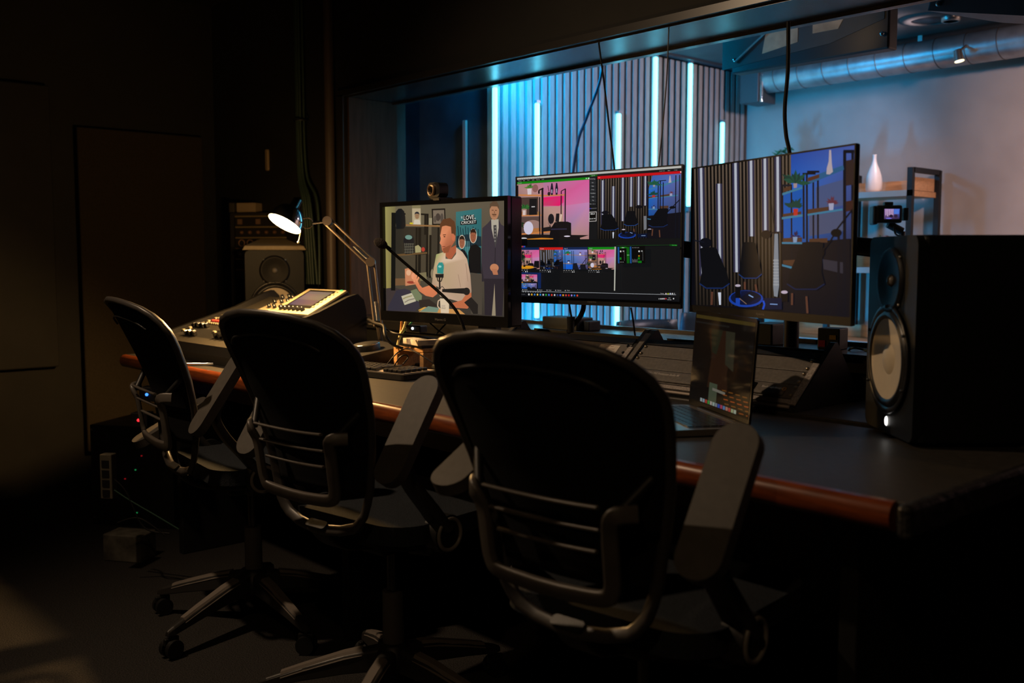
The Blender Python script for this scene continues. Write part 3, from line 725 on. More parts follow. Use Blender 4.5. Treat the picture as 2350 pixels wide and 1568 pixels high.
def paint_left(p):
    # crop coordinates of the picture as it is seen
    p.unit([(0, 0), (1, 0), (1, 1), (0, 1)], None, [(108, 98, 74), (92, 82, 68), (58, 52, 46), (56, 50, 44)])
    p.poly([(298, 333), (385, 324), (380, 1035), (312, 1045)], None, [(150, 142, 84), (118, 108, 72), (110, 98, 60), (150, 136, 76)])
    p.poly([(312, 1045), (380, 1035), (470, 1060), (470, 1245), (312, 1240)], (62, 52, 50))
    p.poly([(385, 500), (645, 490), (645, 740), (385, 750)], (46, 42, 34))
    p.poly([(385, 760), (690, 730), (690, 940), (385, 955)], (70, 62, 48))
    p.poly([(690, 480), (765, 480), (765, 740), (690, 880)], (58, 52, 42))
    for x0, x1, y0, y1 in ((352, 388, 378, 1062), (556, 572, 500, 900), (578, 602, 500, 900), (628, 644, 378, 560), (645, 664, 375, 930), (672, 690, 560, 940), (742, 756, 490, 720)):
        p.quad(x0, y0, x1, y1, (18, 18, 16))
    p.quad(352, 378, 470, 392, (18, 18, 16)); p.quad(590, 374, 664, 388, (18, 18, 16))
    p.poly([(385, 742), (655, 712), (655, 726), (385, 760)], (100, 74, 44))
    p.poly([(470, 476), (765, 472), (765, 486), (470, 488)], (142, 102, 62))
    p.poly([(388, 955), (600, 945), (600, 1000), (388, 1018)], (112, 82, 54))
    # hanging cap, card, framed picture
    p.poly([(385, 420), (388, 370), (410, 342), (435, 340), (458, 362), (468, 410), (472, 490), (455, 515), (392, 520)], (20, 22, 24))
    p.poly([(524, 308), (596, 304), (600, 472), (528, 474)], (176, 160, 128)); p.poly([(524, 308), (596, 304), (597, 330), (525, 334)], (128, 118, 84))
    face(p, 567, 395, 20, 30, (150, 118, 86), (30, 34, 44)); p.poly([(538, 472), (545, 432), (590, 430), (598, 472)], (200, 190, 170))
    p.ell(520, 465, 16, 8, (198, 180, 40)); p.ell(740, 462, 16, 9, (190, 172, 44))
    p.poly([(690, 330), (805, 320), (812, 466), (696, 472)], (22, 20, 18)); p.poly([(702, 342), (796, 334), (801, 455), (706, 460)], (118, 104, 88))
    p.ell(745, 400, 20, 34, (66, 56, 50)); p.ell(778, 405, 14, 40, (80, 70, 62)); p.ell(720, 420, 12, 30, (84, 74, 64))
    p.quad(668, 410, 695, 470, (148, 138, 110))
    # helmet, cap, ball
    p.ell(498, 622, 44, 56, (16, 20, 26)); p.ell(498, 588, 30, 20, (104, 140, 128))
    p.poly([(458, 660), (545, 650), (535, 730), (470, 738)], (22, 24, 26))
    for k in range(5): p.line((466 + k * 17, 640), (472 + k * 15, 730), 4, (108, 104, 88))
    for k in range(4): p.line((462, 650 + k * 24), (542, 644 + k * 24), 4, (96, 92, 78))
    p.poly([(552, 665), (580, 652), (604, 676), (604, 716), (556, 722)], (158, 148, 104)); p.ell(622, 690, 15, 20, (176, 56, 44))
    p.poly([(468, 868), (520, 852), (560, 880), (566, 1000), (474, 1018)], (196, 128, 90)); p.ell(500, 900, 20, 26, (220, 168, 130)); p.ell(540, 930, 16, 30, (228, 150, 112))
    p.ell(520, 985, 34, 12, (150, 60, 44)); p.poly([(590, 900), (650, 890), (655, 960), (600, 970)], (120, 110, 78)); p.ell(700, 900, 12, 40, (130, 116, 92))
    # poster
    p.poly([(898, 347), (1118, 306), (1122, 886), (905, 905)], None, [(56, 112, 112), (44, 104, 108), (36, 92, 96), (30, 80, 84)])
    p.poly([(905, 560), (1000, 540), (1118, 555), (1122, 640), (905, 660)], (24, 44, 52))
    for k in range(9): p.line((915 + k * 22, 470 + (k % 3) * 10), (925 + k * 21, 560), 7, (18, 52, 62))
    p.poly([(958, 376), (1056, 362), (1060, 412), (962, 422)], (20, 26, 28)); p.poly([(936, 428), (1078, 408), (1078, 446), (938, 462)], (22, 26, 28))
    p.text('LOVE', (965, 416), (1054, 404), 40, (226, 226, 214)); p.ell(1063, 396, 5, 5, (200, 205, 196)); p.line((942, 390), (956, 388), 5, (190, 196, 190)); p.line((944, 400), (956, 398), 5, (190, 196, 190))
    p.text('CRICKET', (945, 454), (1072, 438), 26, (228, 228, 216))
    for k in range(3): p.line((985 + k * 14, 600), (990 + k * 14, 720), 5, (96, 150, 150))
    p.poly([(925, 700), (955, 672), (985, 690), (1004, 740), (1004, 900), (915, 900)], (22, 24, 28)); p.ell(953, 610, 30, 62, (206, 196, 176)); face(p, 953, 615, 24, 52, (150, 92, 66), (44, 30, 22))
    p.poly([(1010, 700), (1030, 640), (1075, 625), (1118, 660), (1122, 886), (1016, 884)], (16, 17, 19)); p.ell(1050, 552, 32, 66, (206, 196, 176)); face(p, 1050, 555, 26, 58, (148, 86, 60), (40, 26, 20))
    # standing cut-out in a suit
    p.poly([(1130, 500), (1330, 470), (1345, 930), (1120, 960)], (46, 40, 44))
    p.poly([(1200, 404), (1268, 396), (1290, 440), (1330, 462), (1342, 760), (1330, 930), (1148, 935), (1124, 780), (1128, 480), (1170, 440)], (58, 50, 58))
    p.poly([(1204, 400), (1268, 394), (1270, 470), (1245, 640), (1208, 480)], (170, 160, 144))
    p.poly([(1224, 450), (1250, 446), (1258, 580), (1244, 650), (1230, 580)], (66, 62, 62)); [p.ell(1240, 470 + 30 * k, 6, 8, (130, 124, 116)) for k in range(5)]
    face(p, 1230, 325, 41, 78, (170, 120, 88), (92, 70, 52), True, (108, 70, 50))
    p.poly([(1150, 930), (1330, 925), (1312, 1262), (1256, 1262), (1242, 980), (1222, 1262), (1160, 1258)], (42, 36, 42))
    p.poly([(1242, 970), (1256, 1262), (1222, 1262)], (146, 132, 108))
    p.line((1243, 650), (1243, 790), 5, (34, 30, 34)); p.ell(1238, 830, 38, 36, (188, 124, 88)); [p.line((1218 + 12 * k, 840), (1236 + 10 * k, 892), 12, (176, 112, 80)) for k in range(4)]
    # seated man
    p.poly([(1030, 880), (1130, 890), (1135, 1256), (1040, 1250)], (74, 66, 56))
    p.poly([(735, 730), (815, 700), (815, 765), (870, 768), (905, 720), (905, 660), (960, 700), (1000, 760), (1030, 900), (1042, 1040), (1040, 1120), (960, 1150), (770, 1100), (760, 1020), (700, 1000), (715, 850)], None,
           [(150, 158, 96), (204, 180, 140), (214, 186, 160), (214, 184, 158), (212, 180, 152), (205, 172, 146), (200, 168, 142), (192, 160, 134), (178, 148, 124), (168, 138, 116), (160, 130, 108), (180, 150, 126), (196, 166, 140), (188, 156, 130), (170, 140, 116), (180, 156, 118)])
    for q in (((925, 900), (948, 1015)), ((990, 800), (1010, 960)), ((800, 800), (800, 860))): p.line(*q, 5, (158, 128, 106))
    p.poly([(815, 690), (905, 640), (905, 700), (868, 762), (838, 766), (815, 740)], (168, 88, 58))
    p.poly([(778, 480), (860, 462), (900, 520), (896, 600), (862, 660), (838, 712), (800, 716), (784, 690), (778, 650), (764, 628), (774, 590), (766, 560)], None,
           [(212, 132, 92), (206, 128, 88), (190, 106, 74), (176, 96, 66), (162, 88, 60), (156, 84, 58), (166, 92, 64), (180, 100, 70), (206, 124, 88), (222, 140, 100), (220, 138, 98), (216, 136, 96)])
    p.poly([(768, 560), (764, 460), (790, 418), (850, 402), (888, 432), (902, 490), (898, 560), (880, 540), (864, 540), (858, 480), (810, 470), (782, 482)], (92, 56, 34))
    p.ell(880, 575, 14, 28, (196, 108, 74)); p.line((790, 556), (816, 552), 7, (84, 48, 30)); p.ell(804, 570, 8, 5, (60, 36, 26)); p.line((786, 660), (812, 656), 6, (120, 54, 40)); p.poly([(790, 676), (838, 650), (862, 640), (838, 708), (800, 714)], (142, 78, 50))
    # arms, microphone, boom, mug, caps, table
    p.poly([(735, 1010), (700, 998), (620, 1030), (596, 1004), (575, 960), (552, 905), (546, 925), (560, 1000), (592, 1060), (650, 1100), (710, 1112), (748, 1080)], None, [(214, 124, 82)] * 4 + [(230, 150, 108)] * 3 + [(204, 118, 80)] * 5)
    for a, b_ in (((560, 960), (575, 905)), ((572, 970), (592, 930)), ((552, 985), (548, 935))): p.line(a, b_, 14, (226, 144, 102))
    p.poly([(1042, 1060), (1042, 1160), (1010, 1205), (900, 1200), (870, 1160), (960, 1130), (1000, 1070)], (186, 104, 68))
    p.poly([(1040, 1100), (1100, 1165), (1100, 1250), (1060, 1250), (1030, 1200), (980, 1150)], (34, 30, 28))
    p.poly([(330, 1210), (400, 1060), (470, 1042), (560, 1070), (625, 1180), (560, 1240), (330, 1242)], (52, 48, 58)); p.poly([(520, 1060), (570, 1040), (618, 1100), (612, 1160), (560, 1140)], (112, 120, 88))
    p.poly([(442, 1110), (530, 1078), (568, 1150), (470, 1188)], (186, 178, 152)); p.path([(455, 1135), (480, 1120), (535, 1102)], 10, (150, 140, 96)); p.path([(470, 1165), (505, 1142), (555, 1128)], 9, (128, 118, 104))
    p.poly([(590, 1140), (680, 1130), (760, 1190), (600, 1205)], (46, 38, 34))
    p.poly([(590, 1245), (640, 1200), (940, 1215), (990, 1256)], (196, 140, 78)); p.poly([(600, 1243), (672, 1192), (766, 1206), (750, 1246)], (112, 134, 116)); p.line((590, 1232), (640, 1204), 8, (210, 160, 60))
    p.poly([(772, 1120), (850, 1122), (850, 1250), (780, 1250)], (212, 190, 160)); p.path([(772, 1130), (756, 1145), (752, 1190), (774, 1215)], 9, (205, 176, 146)); p.text('CRICKET', (784, 1212), (822, 1214), 13, (50, 44, 42)); p.quad(786, 1178, 818, 1196, (190, 170, 146))
    p.poly([(744, 830), (760, 800), (790, 798), (802, 826), (798, 900), (746, 896)], (44, 138, 130)); p.ell(768, 836, 14, 10, (140, 196, 186))
    p.poly([(730, 904), (802, 900), (800, 935), (734, 935)], (24, 24, 24)); p.path([(745, 930), (752, 965), (780, 968), (790, 935)], 8, (22, 22, 22)); p.line((766, 935), (770, 1040), 13, (24, 22, 22))
    p.path([(775, 1025), (790, 1010), (810, 1035)], 5, (30, 28, 26)); p.poly([(790, 1036), (1000, 1020), (1025, 1050), (1020, 1075), (790, 1062)], (30, 27, 26)); p.ell(1000, 1050, 30, 34, (34, 30, 28))

def slat_scene(p, x0, x1, yt0, yt1, yb0, yb1, n, dark, lite, tubes, tw, glow=True):
    """slatted wall seen between x0..x1; tubes: (fraction, top fraction, bottom fraction)"""
    def Y(fx, fy): return (yt0 + (yt1 - yt0) * fx) * (1 - fy) + (yb0 + (yb1 - yb0) * fx) * fy
    p.poly([(x0, Y(0, 0)), (x1, Y(1, 0)), (x1, Y(1, 1)), (x0, Y(0, 1))], dark)
    for i in range(n):
        a = (i + .2) / n; b = (i + .68) / n; xa = x0 + (x1 - x0) * a; xb = x0 + (x1 - x0) * b
        lo = tuple(c * .35 for c in lite)
        p.poly([(xa, Y(a, 0)), (xb, Y(b, 0)), (xb, Y(b, 1)), (xa, Y(a, 1))], None, [lite, lite, lo, lo])
    for f, t0, t1 in tubes:
        x = x0 + (x1 - x0) * f
        if glow: p.poly([(x - tw * 1.3, Y(f, t0)), (x + tw * 1.3, Y(f, t0)), (x + tw * 1.3, Y(f, t1)), (x - tw * 1.3, Y(f, t1))], (46, 44, 66))
        p.poly([(x - tw / 2, Y(f, t0)), (x + tw / 2, Y(f, t0)), (x + tw / 2, Y(f, t1)), (x - tw / 2, Y(f, t1))], (168, 172, 184))

def shell(p, cx, top, w_, h_, lean, col, rim):
    """a shell chair: tapered back leaning sideways and a lit seat edge"""
    p.poly([(cx - w_ * .28 + lean, top + h_ * .03), (cx - w_ * .18 + lean, top), (cx + w_ * .18 + lean, top), (cx + w_ * .28 + lean, top + h_ * .03), (cx + w_ * .42, top + h_ * .55), (cx + w_ * .5, top + h_ * .78), (cx + w_ * .3, top + h_ * .9), (cx - w_ * .3, top + h_ * .9), (cx - w_ * .5, top + h_ * .78), (cx - w_ * .42, top + h_ * .55)], col)
    p.path([(cx - w_ * .5, top + h_ * .78), (cx - w_ * .28, top + h_ * .88), (cx + w_ * .28, top + h_ * .88), (cx + w_ * .5, top + h_ * .78)], h_ * .025, rim)

def paint_right(p):
    p.unit([(0, 0), (1, 0), (1, 1), (0, 1)], (10, 10, 16))
    slat_scene(p, 118, 880, 268, 160, 1345, 1370, 28, (8, 8, 9), (92, 78, 66),
               [(.08, 0.0, .785), (.26, .13, .70), (.43, 0, .76), (.587, 0.0, .515), (.727, 0, .485), (.855, 0, .50)], 19)
    p.poly([(298, 1245), (322, 1245), (320, 1345), (306, 1345)], (190, 196, 210))
    # right hand wall
    p.poly([(872, 165), (1360, 95), (1345, 820), (800, 860), (800, 480), (872, 440)], None, [(30, 66, 150), (66, 84, 150), (42, 48, 82), (16, 84, 160), (14, 110, 190), (24, 90, 180)])
    p.poly([(800, 480), (960, 430), (960, 830), (800, 850)], (12, 78, 160)); p.poly([(1060, 420), (1270, 360), (1270, 560), (1060, 600)], (66, 78, 116)); p.poly([(1010, 640), (1270, 600), (1270, 760), (1010, 800)], (70, 76, 104))
    p.poly([(1320, 820), (1345, 1445), (800, 1400), (800, 860)], (14, 14, 22))
    p.poly([(1110, 980), (1290, 1010), (1290, 1100), (1120, 1060)], (44, 42, 52))
    for x0, x1, y0, y1 in ((800, 812, 395, 1030), (868, 880, 400, 1000), (960, 975, 310, 820), (985, 1000, 310, 1000), (1035, 1048, 360, 820), (1070, 1084, 330, 900), (1268, 1292, 140, 1440), (1330, 1350, 140, 1440), (1225, 1245, 780, 1440)):
        p.quad(x0, y0, x1, y1, (12, 14, 24))
    p.quad(960, 306, 1060, 320, (12, 14, 24)); p.quad(1270, 132, 1352, 158, (12, 14, 24)); p.quad(995, 290, 1088, 306, (14, 14, 24)); p.quad(808, 395, 880, 410, (10, 20, 34))
    p.poly([(1290, 215), (1350, 205), (1350, 400), (1290, 410)], (46, 32, 30)); p.poly([(1290, 530), (1345, 520), (1345, 600), (1290, 610)], (54, 30, 26))
    p.poly([(998, 345), (1270, 250), (1275, 285), (998, 398)], (40, 84, 122)); p.poly([(1000, 345), (1088, 318), (1088, 345), (1000, 375)], (78, 44, 30))
    for q in ([(805, 462), (960, 412), (960, 428), (805, 480)], [(800, 650), (960, 628), (960, 645), (800, 668)], [(800, 845), (955, 848), (955, 862), (800, 860)], [(998, 625), (1265, 585), (1265, 600), (998, 640)], [(800, 1020), (900, 1045), (900, 1064), (800, 1036)]):
        p.poly(q, (56, 112, 140))
    for q in ([(1000, 590), (1160, 570), (1160, 600), (1000, 625)], [(808, 625), (950, 605), (950, 628), (808, 648)], [(808, 815), (955, 808), (955, 845), (808, 845)], [(1010, 820), (1150, 815), (1150, 850), (1010, 850)], [(808, 990), (900, 985), (900, 1040), (808, 1018)], [(815, 425), (872, 405), (872, 435), (815, 455)]):
        p.poly(q, (74, 48, 34))
    # plants, vase
    p.leaves(905, 385, 120, (24, 70, 54), 9, 2, col2=(18, 52, 44)); p.line((903, 310), (905, 400), 7, (20, 44, 40)); p.poly([(890, 388), (920, 386), (917, 420), (894, 424)], (150, 130, 130))
    p.poly([(1164, 132), (1178, 132), (1184, 240), (1192, 300), (1168, 320), (1142, 318), (1146, 270), (1160, 220)], (166, 152, 158))
    p.leaves(905, 575, 95, (16, 56, 50), 9, 4); p.poly([(890, 585), (926, 585), (922, 636), (892, 638)], (172, 44, 34))
    p.leaves(1185, 540, 55, (90, 44, 56), 14, 5, False); p.poly([(1160, 545), (1200, 543), (1196, 595), (1166, 598)], (150, 150, 176))
    p.leaves(905, 800, 50, (40, 30, 66), 12, 6, False); p.poly([(886, 805), (922, 805), (916, 848), (890, 850)], (120, 140, 170))
    # ornate column and mics
    p.poly([(745, 780), (772, 780), (778, 1190), (765, 1280), (738, 1275), (732, 1190)], (118, 124, 134)); [p.ell(755, 990 + 24 * k, 22, 9, (140, 144, 150)) for k in range(9)]
    p.ell(680, 785, 38, 34, (12, 12, 18)); p.line((700, 775), (790, 765), 9, (16, 16, 24)); p.ell(210, 850, 48, 40, (10, 12, 20)); p.line((120, 830), (200, 845), 10, (14, 18, 30)); p.line((720, 500), (745, 760), 5, (22, 20, 24))
    p.path([(1345, 590), (1230, 740), (1180, 830), (1095, 940)], 13, (10, 10, 16)); p.ell(1220, 775, 42, 32, (10, 10, 14)); p.ell(1080, 930, 50, 46, (8, 8, 12))
    shell(p, 275, 885, 235, 370, -45, (9, 11, 16), (18, 38, 84)); shell(p, 555, 845, 180, 325, -8, (10, 12, 17), (20, 46, 96)); shell(p, 985, 845, 290, 425, 55, (9, 11, 18), (14, 26, 56))
    for a, b_ in (((255, 1240), (250, 1345)), ((595, 1180), (605, 1240)), ((512, 1160), (512, 1220)), ((880, 1250), (878, 1345)), ((990, 1275), (998, 1410))): p.line(a, b_, 16, (84, 52, 40))
    p.ell(520, 1295, 135, 68, (20, 58, 150)); p.ell(520, 1288, 120, 58, (8, 18, 50)); p.poly([(440, 1240), (480, 1240), (470, 1360), (440, 1345)], (22, 62, 160))
    p.quad(437, 1190, 478, 1290, (10, 10, 14)); p.ell(458, 1190, 22, 10, (172, 160, 176)); p.poly([(470, 1290), (560, 1230), (640, 1275), (525, 1340)], (10, 14, 30)); p.line((470, 1292), (525, 1338), 6, (120, 96, 80)); p.line((542, 1264), (578, 1284), 9, (120, 150, 200))
    p.poly([(655, 1290), (800, 1288), (800, 1380), (655, 1380)], (8, 18, 44)); p.line((708, 1337), (766, 1340), 8, (110, 140, 190)); p.path([(655, 1310), (665, 1340), (652, 1380)], 14, (20, 70, 190))
    p.quad(798, 1240, 846, 1320, (10, 10, 14)); p.ell(820, 1242, 26, 13, (176, 160, 178))

def pink_scene(p, X0, Y0, X1, Y1, full=True):
    """shelves, plant and pink lit wall; drawn in 0..1000 x 0..1000 mapped to the rectangle (TL, TR, BR, BL corners)"""
    f0 = p.f
    def sub(x, y):
        u, v = x / 1000., y / 1000.
        ax, ay = X0[0] + (Y0[0] - X0[0]) * u, X0[1] + (Y0[1] - X0[1]) * u
        bx, by = Y1[0] + (X1[0] - Y1[0]) * u, Y1[1] + (X1[1] - Y1[1]) * u
        return f0(ax + (bx - ax) * v, ay + (by - ay) * v)
    p.f = sub
    p.quad(0, 0, 1000, 1000, None, [(166, 126, 124), (200, 96, 150), (190, 150, 130), (70, 52, 44)])
    p.poly([(360, 0), (1000, 0), (1000, 380), (620, 420), (360, 420)], None, [(170, 120, 150), (206, 90, 150), (196, 112, 158), (206, 100, 150), (196, 90, 130)])
    p.poly([(640, 420), (1000, 380), (1000, 1000), (760, 1000), (640, 850)], None, [(196, 116, 158), (190, 128, 176), (166, 124, 118), (170, 130, 118), (146, 122, 150)])
    p.poly([(360, 260), (640, 250), (640, 360), (580, 420), (360, 400)], None, [(230, 20, 96), (214, 30, 110), (208, 60, 120), (222, 24, 100), (190, 60, 100)])
    p.poly([(0, 240), (290, 245), (290, 560), (0, 560)], (74, 56, 50)); p.poly([(0, 330), (130, 420), (130, 560), (0, 560)], (150, 116, 104)); p.poly([(0, 590), (300, 590), (300, 880), (0, 880)], (88, 68, 62)); p.ell(210, 760, 130, 110, (150, 118, 110)); p.poly([(0, 900), (1000, 930), (800, 1000), (0, 1000)], (30, 24, 22))
    for q in ([(15, 180), (360, 215), (360, 240), (15, 205)], [(360, 215), (660, 225), (660, 245), (360, 240)], [(0, 555), (340, 560), (340, 578), (0, 576)], [(0, 890), (340, 862), (340, 890), (0, 915)], [(340, 862), (460, 850), (460, 872), (340, 888)]): p.poly(q, (196, 122, 66))
    p.poly([(0, 490), (75, 495), (75, 555), (0, 555)], (150, 92, 52)); p.poly([(280, 505), (320, 500), (320, 558), (280, 558)], (150, 110, 66)); p.poly([(210, 800), (330, 790), (330, 862), (170, 880)], (170, 110, 62))
    for x0, x1, y0, y1 in ((300, 318, 250, 850), (335, 362, 100, 985), (305, 318, 560, 960), (600, 614, 240, 600), (655, 672, 130, 720), (0, 18, 20, 560)): p.quad(x0, y0, x1, y1, (26, 20, 22))
    p.path([(300, 190), (300, 130), (362, 95)], 22, (26, 20, 22)); p.path([(608, 220), (608, 165), (668, 130)], 14, (40, 18, 28))
    p.leaves(180, 80, 90, (76, 130, 50), 9, 3, col2=(50, 96, 40)); p.poly([(140, 90), (200, 90), (196, 195), (146, 195)], (206, 190, 196)); p.ell(250, 90, 40, 70, (136, 90, 86))
    p.leaves(95, 440, 110, (50, 104, 46), 13, 5, col2=(34, 78, 36)); p.poly([(78, 470), (118, 470), (114, 560), (74, 560)], (206, 186, 180)); p.poly([(170, 270), (275, 275), (270, 560), (165, 560)], (24, 22, 24)); p.line((198, 415), (245, 415), 16, (200, 196, 196))
    p.ell(155, 790, 66, 118, (200, 194, 212)); p.leaves(10, 700, 130, (30, 50, 28), 11, 8, False)
    for x in (480, 545): p.poly([(x - 12, 225), (x - 20, 120), (x - 8, 20), (x + 8, 20), (x + 20, 120), (x + 12, 225)], (30, 26, 44)); 
    p.line((478, 130), (480, 190), 14, (170, 150, 180)); p.line((543, 120), (546, 190), 14, (170, 150, 180))
    p.path([(425, 60), (440, 160)], 8, (30, 24, 28)); p.ell(440, 200, 20, 34, (36, 28, 30))
    p.ell(470, 640, 42, 90, (30, 26, 30)); p.path([(430, 700), (450, 760), (480, 720)], 10, (120, 90, 90)); p.line((455, 750), (455, 820), 12, (40, 32, 32)); p.poly([(540, 550), (585, 550), (580, 700), (530, 690)], (28, 24, 28)); p.poly([(600, 560), (625, 570), (600, 700), (580, 690)], (206, 180, 160)); p.poly([(360, 790), (470, 770), (470, 850), (365, 860)], (34, 28, 28))
    p.poly([(490, 760), (520, 700), (600, 690), (700, 695), (750, 720), (752, 920), (870, 950), (880, 1000), (440, 1000), (465, 800)], (22, 18, 20)); p.line((470, 820), (690, 820), 20, (46, 42, 64)); p.ell(695, 945, 44, 12, (206, 196, 212)); p.ell(85, 975, 46, 12, (206, 200, 206)); p.poly([(130, 985), (340, 968), (500, 978), (500, 995), (130, 995)], (200, 126, 40))
    p.poly([(40, 980), (130, 980), (130, 1000), (40, 1000)], (16, 14, 14))
    p.f = f0

def blue_scene(p, TL, TR_, BR, BL, mode=0):
    f0 = p.f
    def sub(x, y):
        u, v = x / 1000., y / 1000.
        ax, ay = TL[0] + (TR_[0] - TL[0]) * u, TL[1] + (TR_[1] - TL[1]) * u
        bx, by = BL[0] + (BR[0] - BL[0]) * u, BL[1] + (BR[1] - BL[1]) * u
        return f0(ax + (bx - ax) * v, ay + (by - ay) * v)
    p.f = sub
    p.quad(0, 0, 1000, 1000, (9, 10, 16))
    if mode == 0:
        slat_scene(p, 0, 660, 0, 0, 1000, 1000, 22, (8, 8, 9), (88, 76, 66), [(.10, .02, .76), (.29, .13, .66), (.46, 0, .71), (.61, 0, .48), (.745, 0, .46), (.865, 0, .48)], 17)
        p.poly([(655, 0), (1000, 0), (1000, 600), (600, 640), (600, 260)], None, [(60, 90, 160), (90, 100, 160), (60, 64, 90), (16, 76, 150), (20, 100, 190)])
        p.poly([(600, 640), (1000, 600), (1000, 1000), (600, 1000)], (14, 13, 20))
        for q in ([(600, 215), (720, 175), (720, 190), (600, 232)], [(750, 165), (1000, 70), (1000, 100), (750, 190)], [(600, 360), (730, 340), (730, 355), (600, 372)], [(750, 340), (960, 325), (960, 345), (750, 358)], [(600, 525), (730, 535), (730, 548), (600, 540)], [(600, 680), (680, 700), (680, 715), (600, 694)]): p.poly(q, (60, 116, 146))
        for q in ([(750, 320), (880, 305), (880, 335), (750, 345)], [(610, 335), (720, 325), (720, 340), (610, 358)], [(740, 490), (850, 490), (850, 530), (740, 530)]): p.poly(q, (76, 52, 40))
        for x0, y0, y1 in ((600, 160, 680), (720, 90, 640), (745, 90, 700), (780, 120, 560), (930, 20, 1000), (975, 20, 1000)): p.quad(x0, y0, x0 + 12, y1, (14, 16, 26))
        p.quad(735, 85, 820, 98, (14, 16, 26)); p.leaves(675, 150, 100, (28, 84, 60), 9, 2); p.quad(664, 150, 688, 180, (150, 140, 140)); p.leaves(670, 310, 80, (20, 66, 56), 9, 3); p.quad(655, 312, 690, 348, (170, 48, 40)); p.leaves(880, 300, 40, (100, 50, 60), 12, 4, False); p.quad(865, 300, 895, 340, (150, 150, 180)); p.poly([(862, 20), (872, 20), (885, 130), (850, 135)], (170, 160, 166)); p.leaves(675, 500, 36, (40, 32, 66), 10, 6, False); p.quad(662, 495, 688, 530, (120, 140, 170))
        p.poly([(555, 640), (590, 640), (592, 850), (560, 870)], (110, 112, 118)); p.ell(500, 490, 40, 26, (12, 12, 18)); p.line((520, 480), (600, 475), 8, (16, 16, 24)); p.ell(100, 560, 42, 30, (12, 12, 20)); p.line((0, 540), (90, 560), 9, (18, 18, 28))
        p.path([(990, 400), (880, 540), (800, 640)], 12, (10, 10, 16)); p.ell(900, 520, 36, 22, (10, 10, 14))
        shell(p, 150, 590, 220, 300, -30, (8, 10, 15), (30, 66, 140)); shell(p, 405, 550, 170, 270, -5, (9, 11, 16), (34, 76, 150)); shell(p, 730, 530, 230, 330, 60, (8, 10, 16), (24, 46, 96))
        for a, b_ in (((440, 840), (446, 900)), ((665, 850), (658, 960)), ((745, 870), (752, 985))): p.line(a, b_, 14, (92, 58, 42))
        p.poly([(186, 890), (206, 890), (200, 990), (190, 990)], (190, 196, 210)); p.ell(360, 945, 105, 52, (22, 62, 160)); p.ell(362, 938, 90, 42, (8, 20, 56)); p.quad(300, 850, 335, 930, (9, 9, 13)); p.ell(318, 850, 20, 9, (190, 180, 196)); p.poly([(325, 930), (405, 870), (480, 910), (380, 975)], (10, 14, 30)); p.line((395, 900), (425, 915), 9, (130, 160, 210)); p.poly([(480, 930), (600, 920), (600, 985), (490, 985)], (8, 18, 44)); p.line((530, 955), (580, 955), 8, (130, 160, 200)); p.ell(628, 855, 22, 10, (190, 180, 196)); p.quad(608, 858, 648, 910, (9, 9, 13))
    else:
        p.quad(0, 0, 1000, 1000, None, [(70, 130, 200), (150, 130, 190), (90, 80, 130), (20, 80, 160)])
        for q in ([(0, 240), (1000, 290), (1000, 320), (0, 270)], [(0, 680), (1000, 740), (1000, 770), (0, 710)]): p.poly(q, (150, 116, 90))
        for x0, y0, y1 in ((60, 0, 1000), (350, 60, 1000), (420, 60, 1000), (900, 120, 1000), (960, 120, 1000)): p.quad(x0, y0, x0 + 22, y1, (16, 22, 36))
        p.leaves(200, 200, 180, (30, 110, 60), 9, 3); p.quad(160, 200, 240, 275, (180, 50, 40)); p.leaves(700, 190, 90, (110, 56, 70), 12, 4, False); p.quad(670, 190, 735, 285, (220, 214, 226)); p.leaves(220, 600, 90, (30, 30, 70), 9, 5); p.quad(190, 610, 250, 690, (190, 200, 220)); p.poly([(100, 780), (420, 760), (420, 1000), (100, 1000)], (18, 90, 200)); p.path([(960, 440), (740, 800), (640, 960)], 26, (14, 14, 20)); p.poly([(400, 700), (560, 680), (640, 1000), (380, 1000)], (20, 22, 34)); p.poly([(700, 760), (900, 740), (960, 1000), (700, 1000)], (20, 20, 30))
    p.f = f0

